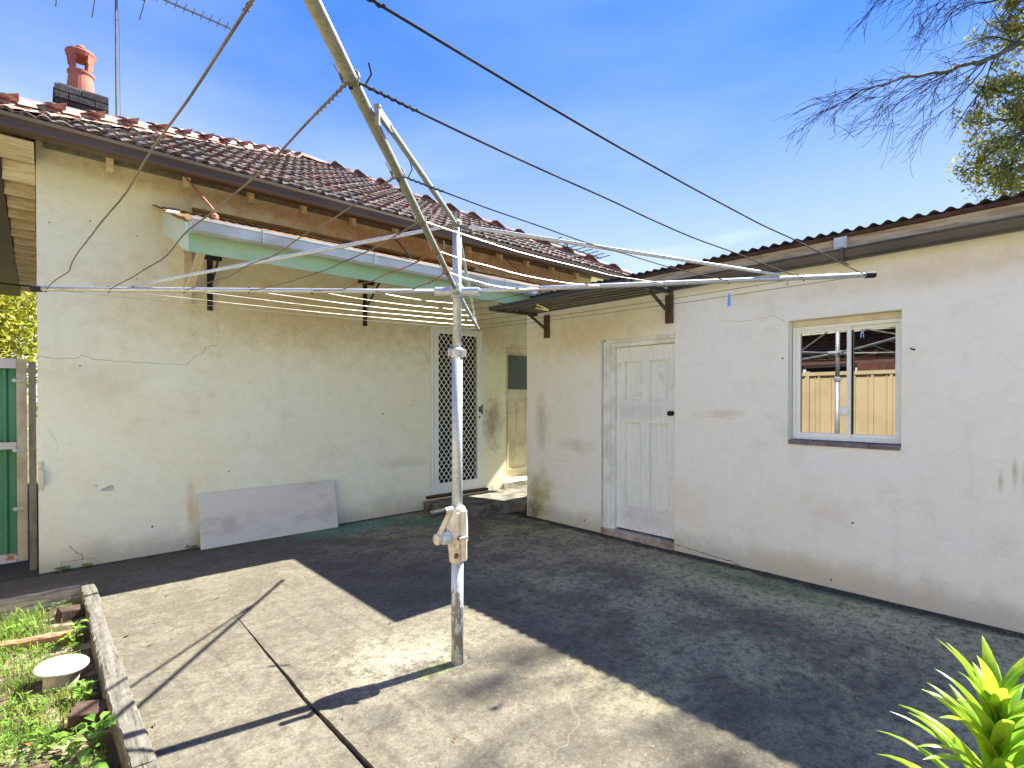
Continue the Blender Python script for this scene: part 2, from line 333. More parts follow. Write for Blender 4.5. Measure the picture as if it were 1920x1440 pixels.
def galv(name, a, b, rough, metal):
    n = NB(name)
    vo = n.n.new('ShaderNodeTexVoronoi'); vo.inputs['Scale'].default_value = 130; n.lk(n.P, vo.inputs['Vector'])
    sx = n.n.new('ShaderNodeSeparateColor'); n.lk(vo.outputs['Color'], sx.inputs[0])
    c = n.mix(sx.outputs[0], a, b)
    c = n.mix(n.mul(n.step(n.noise(6, 5, 0.7, (1, 1, .6)), 0.5, 0.75), 0.3), c, (0.28, 0.26, 0.18))
    return n.done(c, n.math('MULTIPLY_ADD', n.noise(18, 4), 0.25, rough - 0.12), metal, [(n.noise(120, 3), 0.1, 0.002)], 0.5)
M['galv'] = galv('galvanised_steel', (0.42, 0.46, 0.50), (0.58, 0.62, 0.62), 0.48, 0.5)
M['galv_old_shaded'] = galv('weathered_shaded_galvanised', (0.20, 0.21, 0.175), (0.29, 0.295, 0.25), 0.6, 0.35)
def peel():
    n = NB('flaking_pale_blue_paint')
    a = n.noise(22, 6, 0.7, (1, 1, .45)); sp = n.n.new('ShaderNodeSeparateXYZ'); n.lk(n.P, sp.inputs[0])
    msk = n.step(n.math('ADD', a, n.math('MULTIPLY_ADD', sp.outputs['Z'], -0.16, 0.05)), 0.50, 0.53)
    c = n.mix(n.mul(msk, 1), (0.52, 0.58, 0.63), (0.23, 0.22, 0.19))
    return n.done(c, 0.5, 0.2, [(msk, 0.4, 0.002)], 0.5)
M['peel'] = peel()
M['housing'] = simple('cream_cast_housing', (0.66, 0.62, 0.53), (0.50, 0.45, 0.37), 14, 0.5, 0.2, bump=0.25, bs=50, spec=0.5)
M['rust'] = simple('rust', (0.30, 0.11, 0.04), (0.16, 0.06, 0.03), 30, 0.9, bump=0.5)
M['rust_yellow'] = simple('rusty_flashing', (0.42, 0.24, 0.07), (0.20, 0.10, 0.05), 3, 0.8, bump=0.3)
M['rust_sheet'] = simple('rusty_corrugated_sheet', (0.30, 0.16, 0.07), (0.17, 0.11, 0.06), 3, 0.85, bump=0.3)
M['black'] = simple('black_plastic', (0.02, 0.022, 0.025), None, rough=0.65, spec=0.2)
M['wire_dark'] = simple('dark_coated_wire', (0.03, 0.032, 0.03), (0.07, 0.07, 0.06), 6, 0.9, spec=0.1)
M['wire_brown'] = simple('greybrown_wire', (0.17, 0.15, 0.115), (0.10, 0.09, 0.07), 6, 0.6)
M['wire_bright'] = simple('bright_wire', (0.62, 0.60, 0.55), (0.30, 0.26, 0.20), 3, 0.4, 0.6)
M['mint'] = simple('mint_green_paint', (0.33, 0.56, 0.34), (0.42, 0.60, 0.42), 3, 0.6, bump=0.15, bs=30)
M['mint_pale'] = simple('pale_mint_paint', (0.56, 0.72, 0.60), (0.66, 0.74, 0.62), 5, 0.65, bump=0.15)
M['aerial'] = simple('dull_aerial_metal', (0.10, 0.11, 0.115), (0.16, 0.16, 0.15), 20, 0.7)
M['zinc'] = simple('zinc_gutter', (0.55, 0.60, 0.62), (0.42, 0.44, 0.42), 4, 0.45, 0.3, stretch=(.5, 1, 1), spec=0.5)
M['black_steel'] = simple('black_bracket_steel', (0.018, 0.018, 0.02), (0.06, 0.05, 0.045), 8, 0.6)
M['white_alu'] = simple('white_aluminium', (0.88, 0.94, 0.88), (0.84, 0.89, 0.82), 4, 0.4, spec=0.5)
M['cream_alu'] = simple('cream_window_head', (0.76, 0.72, 0.58), (0.66, 0.6, 0.46), 5, 0.55)
M['dark_in'] = simple('dark_interior', (0.025, 0.023, 0.02), (0.05, 0.045, 0.035), 3, 0.9)
M['slate'] = simple('slate_sill', (0.14, 0.13, 0.15), (0.22, 0.2, 0.21), 7, 0.7, bump=0.3)
M['board'] = simple('grey_sheet_board', (0.72, 0.72, 0.60), (0.54, 0.53, 0.44), 2.2, 0.85, bump=0.2, stretch=(1, 1, 2), lo=0.5, hi=0.75)
M['green_steel'] = simple('green_gate_sheet', (0.06, 0.25, 0.13), (0.09, 0.29, 0.15), 2, 0.45, spec=0.5)
M['gate_frame'] = simple('cream_gate_frame', (0.60, 0.57, 0.42), (0.48, 0.42, 0.30), 6, 0.6)
M['gate_rust'] = simple('white_rusty_rail', (0.62, 0.61, 0.58), (0.42, 0.20, 0.08), 9, 0.7, lo=0.56, hi=0.64)
M['post_grey'] = simple('grey_post', (0.23, 0.23, 0.19), (0.15, 0.15, 0.125), 20, 0.85, bump=0.3, stretch=(1, 1, .3))
M['tan_steel'] = simple('tan_fence_steel', (0.60, 0.475, 0.285), (0.53, 0.41, 0.24), 2, 0.5, spec=0.4)
M['red_brick'] = simple('red_brown_wall', (0.16, 0.065, 0.045), (0.10, 0.045, 0.035), 5, 0.9, bump=0.3)
def oldwood(name, a, b, dark=(0.06, 0.045, 0.035)):
    n = NB(name)
    c = n.mix(n.step(n.noise(6, 6, 0.7, (7, 0.5, 7)), 0.35, 0.7), a, b)
    cr = n.noise(9, 6, 0.75, (9, 0.35, 9), (1, 2, 3))
    c = n.mix(n.step(cr, 0.55, 0.61), c, dark)
    return n.done(c, 0.92, 0, [(cr, -0.8, 0.012), (n.noise(40, 4, 0.7, (6, .5, 6)), 0.4, 0.004)], 0.2)
M['sleeper'] = oldwood('weathered_sleeper', (0.17, 0.16, 0.135), (0.085, 0.075, 0.06))
M['sleeper_x'] = simple('pale_weathered_plank', (0.44, 0.40, 0.34), (0.2, 0.17, 0.14), 9, 0.92, bump=0.5, stretch=(.5, 6, 6))
M['orange_wood'] = simple('orange_wood', (0.42, 0.20, 0.11), (0.26, 0.13, 0.08), 12, 0.85, bump=0.5)
M['block'] = simple('dark_brown_brick', (0.05, 0.03, 0.022), (0.09, 0.055, 0.04), 14, 0.95, bump=0.6)
M['pvc'] = simple('white_plastic_cap', (0.42, 0.42, 0.40), (0.34, 0.335, 0.31), 12, 0.45, spec=0.5)
M['bark'] = simple('grey_bark', (0.13, 0.115, 0.095), (0.07, 0.06, 0.05), 4, 0.95, bump=0.6, bs=12)
M['twig'] = simple('dark_twig', (0.07, 0.055, 0.035), (0.035, 0.028, 0.02), 3, 0.95)
M['leaf_dry'] = simple('dry_leaf', (0.20, 0.09, 0.04), (0.12, 0.06, 0.03), 40, 0.9)
M['copper'] = simple('red_brown_pipe', (0.38, 0.12, 0.07), (0.5, 0.25, 0.2), 14, 0.6)
def leafm(name, a, b, tr=0.45, rough=0.5, scale=3.0, hue=0):
    n = NB(name); gm = n.n.new('ShaderNodeNewGeometry'); n.P = gm.outputs['Position']
    c = n.mix(n.step(n.noise(scale, 4, 0.7), 0.35, 0.65), a, b)
    if hue:
        oi = n.n.new('ShaderNodeObjectInfo'); c = n.mix(n.mul(oi.outputs['Random'], hue), c, b)
    n.done(c, rough, 0, spec=0.4)
    t = n.n.new('ShaderNodeBsdfTranslucent'); n.lk(c, t.inputs[0]); mxs = n.n.new('ShaderNodeMixShader'); mxs.inputs[0].default_value = tr
    n.lk(n.b.outputs[0], mxs.inputs[1]); n.lk(t.outputs[0], mxs.inputs[2]); n.lk(mxs.outputs[0], n.n['Material Output'].inputs[0])
    return n.m
M['grass'] = leafm('grass_blade', (0.12, 0.24, 0.03), (0.27, 0.36, 0.06), 0.45, scale=6)
M['clover'] = leafm('ground_weed_leaf', (0.11, 0.26, 0.03), (0.24, 0.38, 0.06), 0.45, scale=8)
M['lily'] = leafm('lily_leaf', (0.12, 0.33, 0.03), (0.42, 0.56, 0.04), 0.5, 0.28, scale=14, hue=0.5)
M['leaf_dark'] = leafm('tree_leaf', (0.09, 0.115, 0.03), (0.32, 0.32, 0.06), 0.4, 0.8, scale=2)
M['leaf_yellow'] = leafm('yellow_green_leaf', (0.26, 0.30, 0.03), (0.48, 0.42, 0.05), 0.45, scale=1.5)
M['leaf_blue'] = leafm('dark_green_leaf', (0.05, 0.09, 0.03), (0.09, 0.14, 0.05), 0.3, scale=1.5)
def glass():
    n = NB('window_glass'); g = n.b
    g.inputs['Base Color'].default_value = (0.004, 0.005, 0.006, 1); g.inputs['Roughness'].default_value = 0.01
    g.inputs['Specular IOR Level'].default_value = 1.0; g.inputs['IOR'].default_value = 1.9
    g.inputs['Coat Weight'].default_value = 1; g.inputs['Coat Roughness'].default_value = 0.0; g.inputs['Coat IOR'].default_value = 1.9
    return n.m
M['glass'] = glass()
M['frosted'] = simple('dark_obscure_glass', (0.05, 0.07, 0.075), (0.08, 0.10, 0.10), 40, 0.35, spec=0.6)
M['yellow'] = simple('yellow_plastic', (0.85, 0.72, 0.03), None, rough=0.4, spec=0.5)
M['blue'] = simple('blue_plastic', (0.22, 0.36, 0.85), None, rough=0.4, spec=0.5)
M['crack'] = simple('crack_shadow', (0.16, 0.14, 0.10), None, rough=1)
M['crack_pale'] = simple('filled_crack', (0.52, 0.46, 0.32), None, rough=1)
M['patch'] = simple('bare_cement_patch', (0.58, 0.60, 0.52), (0.48, 0.50, 0.44), 30, 0.95)

# ------------------------------------------------------------------ ground
g = MB(); g.grid(40, 40, lambda a, b: (-300 + 600 * a, -300 + 600 * b, -0.14)); g.build('ground', M['earth'], kind='structure')
jt = [(1.05, 4.2), (1.042, 3.8), (1.032, 3.4), (1.028, 3.0), (1.018, 2.75), (1.026, 2.4), (1.03, 2.05), (1.02, 1.6), (1.03, 1.0), (1.03, -9)]
def joint_side(sgn):
    out = []
    for i in range(len(jt) - 1):
        (x0, y0), (x1, y1) = jt[i], jt[i + 1]
        for k in range(6):
            t = k / 6; y = y0 + (y1 - y0) * t; wd = 0.002 + 0.014 * min(1, (4.2 - y) / 2.2)
            out.append((x0 + (x1 - x0) * t + sgn * (wd + U(-.0015, .0015) * min(1, (4.2 - y) * 3)), y))
    out.append((1.03 + sgn * 0.016, -9)); return out
left, right = joint_side(-1), joint_side(1)
yard = [(0.33, -9)] + left[::-1] + right[1:] + [(4.9, -9), (4.9, 5.1), (9.2, 5.1), (9.2, 6.33), (0.02, 6.33), (0.0, 12), (-1.55, 12), (-1.55, 5.30), (0.33, 5.30)]
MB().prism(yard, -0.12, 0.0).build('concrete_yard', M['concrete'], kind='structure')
MB().grid(1, 40, lambda a, b: (0.95 + .16 * a, -8.9 + 13.1 * b, -0.028 + U(-.006, .006))).build('joint_dirt', M['black_dirt'], kind='structure')
def soilz(x, y): return -0.01 + 0.035 * mn.noise(V((x * 2.5, y * 2.5, 0))) + 0.015 * mn.noise(V((x * 11, y * 11, 3)))
MB().grid(50, 150, lambda a, b: (-1.55 + 1.80 * a, -9 + 14.2 * b, soilz(-1.55 + 1.80 * a, -9 + 14.2 * b))).build('garden_soil', M['soil'], smooth=True, kind='structure')
MB().grid(24, 24, lambda a, b: (1.2 + 1.0 * a, -.75 + 1.2 * b, 0.004 + .07 * max(0, 1 - ((a - .5) ** 2 + (b - .5) ** 2) * 4) + .012 * mn.noise(V((a * 9, b * 9, 0))))).build('soil_mound', M['soil'], smooth=True, kind='structure')
st = MB(); st.prism([(4.0, 5.52), (4.95, 5.30), (4.95, 5.05), (9.0, 5.05), (9.0, 6.26), (4.0, 6.26)], -0.05, 0.13)
o = st.build('concrete_step', M['old_concrete'], bevel=0.012, kind='structure')

# ------------------------------------------------------------------ the house on the left
X0, X1, Y0, EZ, S = -0.45, 8.1, 5.75, 3.80, 0.54
AL = math.atan(S)
house = thing('house', 'cream rendered single storey house with terracotta tiled hip roof and brown gutter', 'house', (4, 6.28, 0))
WT = 0.22
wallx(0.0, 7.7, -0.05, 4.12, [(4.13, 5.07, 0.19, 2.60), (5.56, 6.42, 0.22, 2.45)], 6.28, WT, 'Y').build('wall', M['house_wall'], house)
sd = MB(); sd.box((0.0, 6.50, -0.05), (0.22, 13.2, 4.10)); sd.box((7.48, 6.50, -0.05), (7.7, 13.2, 4.1)); sd.box((0, 13.2, -0.05), (7.7, 13.42, 4.1))
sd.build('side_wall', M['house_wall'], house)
# roof deck
HK = 4.0
rp_ = [(X0, Y0, EZ), (X1, Y0, EZ), (X1 - HK, Y0 + HK, EZ + S * HK), (X0 + HK, Y0 + HK, EZ + S * HK), (X0, Y0 + 2 * HK, EZ), (X1, Y0 + 2 * HK, EZ)]
dk = MB(); dk.add([V(p) - V((0, 0, .012)) for p in rp_], [(0, 1, 2, 3), (4, 0, 3), (5, 4, 3, 2), (1, 5, 2)])
dk.add([V(p) - V((0, 0, .035)) for p in rp_], [(3, 2, 1, 0), (3, 0, 4), (2, 3, 4, 5), (2, 5, 1)])
roof = dk.build('roof', M['cream_timber'], house)
# tiles on the front slope
TW, TE, TL = 0.228, 0.345, 0.40
def tile_mesh(clipfn=None, w=TW):
    m = MB(); nx = 12
    def hh(u):
        return 0.030 * max(0, sin(pi * min(1, u / 0.42))) ** 0.8 if u < .42 else (0.022 * max(0, sin(pi * (u - .46) / 0.5)) if u > .46 else 0)
    top = []
    for j, v in enumerate((0, TL)):
        for i in range(nx + 1):
            u = i / nx; x = u * w
            if clipfn: x = clipfn(x, v)
            top.append(V((x, v, hh(u) + (0.046 if j == 0 else 0.008))))
    bot = [p - V((0, -0.003, 0.028)) for p in top[:nx + 1]]
    fs = [(i, i + 1, nx + 2 + i, nx + 1 + i) for i in range(nx)]
    b = len(top); fs += [(b + i, b + i + 1, i + 1, i) for i in range(nx)]
    m.add(top + bot, fs)
    sidef = V((top[nx].x, 0.0, 0)); k = len(m.v)
    m.add([top[nx], top[2 * nx + 1], top[2 * nx + 1] - V((0, 0, .02)), top[nx] - V((0, 0, .028))], [(0, 1, 2, 3)])
    return m
base_me = None
slope_len = HK / cos(AL)
rows = int(slope_len / TE)
ntile = 0
for j in range(rows + 1):
    v0 = j * TE - 0.05
    kk = max(0, v0) * cos(AL); xl, xr = X0 + kk, X1 - kk
    shift = 0
    i0 = int((xl - X0) / TW) - 1; i1 = int((xr - X0) / TW) + 1
    for i in range(i0, i1 + 1):
        xs = X0 + i * TW
        if xs + TW < xl + 0.04 or xs > xr - 0.04: continue
        loc = (xs, Y0 + v0 * cos(AL) , EZ + v0 * sin(AL))
        rot = (AL + U(-.012, .012), U(-.02, .02), U(-.008, .008))
        edge = xs < xl + TL * cos(AL) or xs + TW > xr - TL * cos(AL)
        if edge:
            def cf(x, v, xs=xs, v0=v0):
                q = max(0, v0 + v) * cos(AL); return min(max(x, X0 + q - xs - .0), X1 - q - xs)
            mo = tile_mesh(cf); t = mo.build('roof_tile', M['tile'], house, local=True)
            t.location = V(loc) - OFF[house.name]; t.rotation_euler = rot
        else:
            if base_me is None:
                t = tile_mesh().build('roof_tile', M['tile'], house, local=True); base_me = t.data
                t.location = V(loc) - OFF[house.name]; t.rotation_euler = rot
            else: t = child('roof_tile', base_me, house, loc, rot)
        ntile += 1
print('tiles', ntile)
# hidden slopes: same tiling as one mesh each
bt = MB()
for j in range(rows):
    v0 = j * TE; k = v0 * cos(AL); z = EZ + v0 * sin(AL)
    for sgn, xx in ((1, X0), (-1, X1)):
        y = Y0 + k
        while y < Y0 + 8 - k - .1:
            a = V((xx + sgn * k, y, z + .045)); b = V((xx + sgn * k, y + TW, z + .045)); c_ = V((xx + sgn * (k + TL * cos(AL)), y + TW, z + TL * sin(AL) + .01)); d = c_ - V((0, TW, 0))
            md = (a + b) / 2 + V((0, 0, .03)); me_ = (c_ + d) / 2 + V((0, 0, .03))
            bt.add([a, md, b, c_, me_, d, a - V((0, 0, .03)), md - V((0, 0, .03)), b - V((0, 0, .03))], [(0, 1, 4, 5), (1, 2, 3, 4), (6, 7, 1, 0), (7, 8, 2, 1)]); y += TW
bt.build('side_roof_tiles', M['tile'], house, kind='stuff')
# hip and ridge caps
def cap_mesh():
    m = MB(); n = 10; Ln = 0.50
    ro = []
    for r, y in ((0.118, 0), (0.10, Ln)):
        for t_ in (0, -0.018):
            for k in range(n + 1):
                a = pi * k / n; ro.append(((r + t_) * cos(a), y, (r + t_) * sin(a) * 0.72 + (0.016 if y == 0 else 0)))
    N = n + 1
    fs = [(i, i + 1, 2 * N + i + 1, 2 * N + i) for i in range(n)] + [(N + i + 1, N + i, 3 * N + i, 3 * N + i + 1) for i in range(n)] + [(i + 1, i, N + i, N + i + 1) for i in range(n)]
    return m.add(ro, fs)
cap0 = None
def caps(p, q):
    global cap0
    p, q = V(p), V(q); d = (q - p); Ln = d.length; d.normalize(); n = max(1, int(round(Ln / 0.45)))
    x = d.cross(V((0, 0, 1))).normalized(); z = x.cross(d); Rm = Matrix((x, d, z)).transposed()
    mb = MB()
    nn_ = n * 10
    for i in range(nn_ + 1):
        c_ = p + d * (Ln * i / nn_); 
        for k in range(7):
            a = -1 + 2 * k / 6; w_ = 0.215 + .02 * mn.noise(c_ * 6) + U(-.008, .008)
            mb.v.append(tuple(c_ + x * (a * w_) + V((0, 0, 0.035 - 0.06 * abs(a) ** 1.5 + .018 * mn.noise(V((c_.x * 9, c_.y * 9, a * 5)))))))
    for i in range(nn_):
        for k in range(6):
            a = i * 7 + k; mb.f.append((a, a + 1, a + 8, a + 7))
    mb.build('mortar_bed', M['mortar'], house)
    for i in range(n):
        loc = p + d * (i * Ln / n) + V((0, 0, 0.018))
        e = (Rm @ Matrix.Rotation(U(-.02, .02), 3, 'Y')).to_euler()
        if cap0 is None:
            o_ = cap_mesh().build('ridge_cap', M['cap'], house, local=True, smooth=False); cap0 = o_.data
            o_.location = loc - OFF[house.name]; o_.rotation_euler = e
        else: child('ridge_cap', cap0, house, loc, e)
R3, R2 = V(rp_[3]), V(rp_[2])
caps((X0 - .02, Y0 - .02, EZ), R3); caps((X1 + .02, Y0 - .02, EZ), R2); caps(R3, R2); caps((X0, Y0 + 8, EZ), R3); caps((X1, Y0 + 8, EZ), R2)
# gutters (profile swept along x and y)
def gutter_prof(): return [(0, 0.0), (0.0, -0.115), (-0.10, -0.125), (-0.118, -0.105), (-0.118, -0.04), (-0.128, -0.03), (-0.128, 0.0), (-0.112, 0.0), (-0.112, -0.03), (-0.104, -0.045), (-0.102, -0.10), (-0.012, -0.10), (-0.012, 0.0)]
def sweep(m, prof, a, b, fn):
    """prof (out, up); fn(out, up, t) -> point"""
    n = len(prof); vs = [fn(o_, u_, a) for o_, u_ in prof] + [fn(o_, u_, b) for o_, u_ in prof]
    return m.add(vs, [(i, (i + 1) % n, n + (i + 1) % n, n + i) for i in range(n)] + [tuple(range(n - 1, -1, -1)), tuple(range(n, 2 * n))])
gm_ = MB(); sweep(gm_, gutter_prof(), X0 - .118, X1 + .1, lambda o_, u_, t: (t, Y0 + .0 + o_, EZ - .02 + u_)); gm_.build('gutter', M['gutter_brown'], house)
gm_ = MB(); sweep(gm_, gutter_prof(), Y0 + .004, Y0 + 8, lambda o_, u_, t: (X0 + o_, t, EZ - .022 + u_)); gm_.build('gutter', M['gutter_brown'], house)
gm_ = MB(); gm_.box((X0, Y0 + .003, EZ - .13), (X1, Y0 + .025, EZ - .03)); gm_.box((X0 + .003, Y0 + .026, EZ - .13), (X0 + .025, Y0 + 8, EZ - .03)); gm_.build('fascia_board', M['gutter_brown'], house)
# soffit boards along the front, plate at the wall head, rafter tails
for k in range(4):
    y = Y0 + .03 + k * .125
    MB().box((X0 + .03, y, 0), (X1 - .1, y + .12, 0.015)).build('soffit_board', M['cream_timber'], house)
    o = bpy.data.objects[-1] if False else None
for ob in [c_ for c_ in C.objects if c_.name.startswith('soffit_board')]:
    for vtx in ob.data.vertices:
        yy = vtx.co.y + OFF[house.name].y; vtx.co.z += EZ - .055 + S * (yy - Y0)
MB().box((.05, 6.235, 3.80), (7.65, 6.277, 3.845)).build('wall_plate', M['post_grey'], house)
MB().box((.05, 6.24, 3.846), (7.65, 6.277, 3.99)).build('bird_board', M['cream_timber'], house)
def rafter(x):
    m = MB(); h = 0.11
    ya, yb = Y0 + .03, 6.275
    za, zb = EZ - .058 + S * .03, EZ - .058 + S * (yb - Y0)
    m.add([(x - .024, ya, za), (x + .024, ya, za), (x + .024, yb, zb), (x - .024, yb, zb), (x - .024, ya, za - .08), (x + .024, ya, za - .08), (x + .024, yb - .06, zb - .13), (x - .024, yb - .06, zb - .13), (x + .024, yb, zb - .13), (x - .024, yb, zb - .13)],
          [(0, 1, 2, 3), (4, 7, 6, 5), (0, 4, 5, 1), (1, 5, 6, 8, 2), (0, 3, 9, 7, 4), (7, 9, 8, 6), (3, 2, 8, 9)])
    m.box((x - .027, 6.13, 3.70), (x + .027, 6.222, 3.93), .002)
    return m
for i, x in enumerate([.52, 1.12, 1.72, 2.32, 2.92, 3.52, 4.12, 4.72, 5.32, 5.92, 6.52, 7.12]):
    rafter(x + U(-.02, .02)).build('rafter_tail', M['cream_timber'], house)
# corner infill and side eave rafters
MB().box((X0 + .03, Y0 + .028, EZ - .17), (-0.01, 6.26, EZ - .152), 0.001).build('corner_soffit', M['cream_timber'], house)
for i in range(16):
    y = 6.30 + i * .42
    MB().box((-.21 + U(-.01,.01), y, EZ - .34 + U(-.01, .01)), (-.005, y + .05, EZ - .16), .004).build('rafter_tail', M['cream_timber'], house)
MB().box((X0 + .028, 6.30, EZ - .155), (-.005, Y0 + 8, EZ - .14)).build('side_soffit', M['cream_timber'], house)
MB().box((X0 - .14, 6.27, EZ - .30), (-.225, 13.6, EZ - .16)).build('side_fascia', M['gutter_brown'], house)
# cracks in the render as fine recessed-looking seams
def crack(pts, parent, mat, r=0.0022, sub=6, jit=0.006, axis='Y', pl=6.28):
    out = []
    for i in range(len(pts) - 1):
        for k in range(sub):
            t = k / sub; u = pts[i][0] + (pts[i + 1][0] - pts[i][0]) * t + U(-jit, jit) * .6; z = pts[i][1] + (pts[i + 1][1] - pts[i][1]) * t + U(-jit, jit)
            out.append((u, pl - .0006, z) if axis == 'Y' else (pl - .0006, u, z))
    u, z = pts[-1]; out.append((u, pl - .0006, z) if axis == 'Y' else (pl - .0006, u, z))
    MB().tube(out, [r * U(.3, .85) for _ in out], 5).build('crack', mat, parent)
def hw(px, py, pl=6.28):   # picture reading -> point on the house wall
    t = (px - 960) / 981; d = pl / (.741 - .672 * t); return ((.672 + .741 * t) * d, 1.56 + (748 - py) / 981 * d)
def sw(px, py, pl=4.85):   # the same for the outbuilding wall
    t = (px - 960) / 981; d = pl / (.672 + .741 * t); return ((.741 - .672 * t) * d, 1.56 + (748 - py) / 981 * d)
crack([hw(66, 667), hw(105, 672), hw(143, 672), hw(154, 666), hw(180, 674), hw(220, 677), hw(280, 681), hw(350, 684), hw(365, 668), hw(380, 663), hw(387, 649), hw(408, 648)], house, M['crack'], .0026)
crack([hw(409, 648), hw(409, 610), hw(410, 575)], house, M['crack_pale'], .002)
crack([hw(128, 1024), hw(140, 1037), hw(152, 1042), hw(153, 1050)], house, M['crack'], .004)
crack([hw(108, 1070), hw(115, 1055), hw(153, 1049), hw(172, 1048), hw(186, 1056)], house, M['crack'], .0026)
crack([hw(88, 800), hw(100, 820), hw(108, 835), hw(106, 850)], house, M['crack_pale'], .0018)
for (px, py, a, b) in ((205, 916, .045, .03), (195, 918, .03, .02), (179, 911, .014, .01)):
    x, z = hw(px, py); pts = [(x + a * cos(q * pi / 4) * U(.6, 1.2), 6.2772 - .0012 * (px == 195), z + b * sin(q * pi / 4) * U(.6, 1.2)) for q in range(8)]
    MB().add(pts, [tuple(range(8))]).build('bare_patch', M['patch'], house)
for (px, py, r) in ((284, 988, .014), (428, 884, .01), (718, 776, .012), (772, 760, .008), (717, 792, .007), (171, 415, .008), (258, 523, .008), (362, 628, .007), (150, 686, .008), (94, 418, .007), (259, 443, .007)):
    x, z = hw(px, py); MB().add([(x + r * cos(q) * U(.5, 1.2), 6.2785, z + r * sin(q) * U(.5, 1.3)) for q in (0, .9, 1.8, 2.7, 3.6, 4.5, 5.4)], [tuple(range(7))]).build('wall_fleck', M['rust'] if py > 770 else M['crack'], house, solid=.001)
# gate latch keeper on the wall
x, z = hw(75, 893)
m = MB(); m.box((x - .016, 6.268, z - .13), (x + .016, 6.279, z + .13)); m.box((x - .018, 6.24, z - .075), (x + .018, 6.267, z + .06)); m.build('latch_keeper', M['cream_paint'], house, bevel=.003)
# security door
door = MB(); dz0, dz1, dx0, dx1 = 0.235, 2.57, 4.19, 5.03
def frame(m, a, b, z0, z1, w_, y0, y1, wb=None):
    wb = wb or w_
    m.box((a, y0, z0), (a + w_, y1, z1)); m.box((b - w_, y0, z0), (b, y1, z1)); m.box((a + w_, y0 + .001, z0), (b - w_, y1 - .001, z0 + wb)); m.box((a + w_, y0 + .001, z1 - w_), (b - w_, y1 - .001, z1)); return m
sdoor = frame(door, dx0, dx1, dz0, dz1, .065, 6.255, 6.285, .11).build('security_door', M['white_alu'], house, bevel=.002)
frame(MB(), 4.135, 5.065, .195, 2.598, .05, 6.262, 6.34).build('door_frame', M['white_alu'], sdoor, bevel=.002)
gr = MB(); pw, ph = 0.0815, 0.106; gx0, gx1, gz0, gz1 = dx0 + .065, dx1 - .065, dz0 + .11, dz1 - .065
nst = int(round((gx1 - gx0) / (pw / 2)))
for i in range(nst + 1):
    pts = []; xb = gx0 + i * pw / 2; z = gz0; k = 0
    while z < gz1:
        t = (z - gz0) / ph * 2 * pi; tri = sin(t) * 0.93 + 0.07 * sin(3 * t)
        x = xb + (pw / 4.15) * tri * (1 if i % 2 == 0 else -1); pts.append((min(max(x, gx0), gx1), 6.272, z)); z += ph / 8
    gr.tube(pts, 0.0052, 4, False)
gr.build('grille', M['white_alu'], sdoor)
m = MB(); m.box((4.99, 6.225, 1.36), (5.005, 6.254, 1.44)); m.box((4.99, 6.235, 1.27), (5.005, 6.254, 1.30)); m.box((5.042, 6.245, 1.33), (5.058, 6.2605, 1.47)); m.build('door_handle', M['black'], sdoor, bevel=.003)
MB().box((4.19, 6.40, .24), (5.02, 6.44, 2.56)).build('inner_door', M['dark_in'], house)
MB().box((4.05, 6.215, .15), (5.15, 6.50, .188)).build('door_sill', M['rust_wood'], house, bevel=.004)
MB().box((3.98, 6.225, .128), (5.2, 6.279, .148)).build('sill_ledge', M['cream_paint'], house)
# back door in the passage
bd = MB().box((5.62, 6.40, .25), (6.37, 6.44, 2.40)).build('back_door', M['cream_paint'], house)
MB().box((5.72, 6.388, 1.72), (6.27, 6.399, 2.28)).build('door_glass', M['frosted'], bd)
m = MB()
for a in (5.70, 5.90, 6.10): m.box((a, 6.39, .42), (a + .012, 6.399, 1.52)); 
m.box((5.70, 6.39, 1.52), (6.30, 6.399, 1.532)); m.box((5.70, 6.385, .40), (6.30, 6.399, .42)); m.build('panel_moulding', M['cream_timber'], bd)
frame(MB(), 5.563, 6.417, .225, 2.447, .045, 6.33, 6.45).build('door_frame', M['cream_paint'], bd)
MB().box((5.5, 6.25, .133), (6.5, 6.5, .218)).build('door_sill', M['pad_concrete'], house)
# chimney
ch = MB().box((.19, 8.02, 4.05), (.66, 8.45, 5.22)).build('chimney', M['brick_mortar'], house)
cmesh = {}
def brick(x0, x1, y0, y1, z, h=.072):
    key = (round(x1 - x0, 3), round(y1 - y0, 3))
    if key not in cmesh:
        b_ = MB().box((0, 0, 0), (x1 - x0, y1 - y0, h), .0015).build('brick', M['chimney_brick'], ch, local=True, bevel=0.004); cmesh[key] = b_
        b_.location = V((x0, y0, z)) - OFF[house.name]
    else:
        b_ = cmesh[key].copy(); C.objects.link(b_); b_.parent = ch; b_.location = V((x0, y0, z)) - OFF[house.name]
for k in range(11):
    z = 4.30 + k * .082; ex = 0.02 if k in (4, 5) else (0.012 if k >= 9 else 0); e = ex
    xs = [.17 - e, .40, .65 + e] if k % 2 == 0 else [.17 - e, .285, .525, .65 + e]
    for a, b in zip(xs, xs[1:]): brick(a + .004, b - .004, 8.0 - e, 8.10, z)
    for a, b in ((8.105, 8.285), (8.295, 8.465)): brick(.165 - e, .26, a, b, z); brick(.56, .655 + e, a, b, z)
pt = MB(); pc = V((.41, 8.22, 5.20))
pt.lathe(pc, [(.145, 0), (.142, .02), (.118, .26), (.13, .27), (.132, .295), (.12, .30), (.10, .30), (.095, .02)], 24)
pot = pt.build('chimney_pot', M['pot'], ch, smooth=False)
m = MB()
for k in range(4):
    a = pi / 4 + k * pi / 2; p = pc + V((cos(a) * .10, sin(a) * .10, .29)); q = pc + V((cos(a) * .125, sin(a) * .125, .50))
    m.bar(p, (p + q) / 2, .055, .028, (cos(a), sin(a), 0)); m.bar((p + q) / 2, q, .085, .03, (cos(a), sin(a), 0))
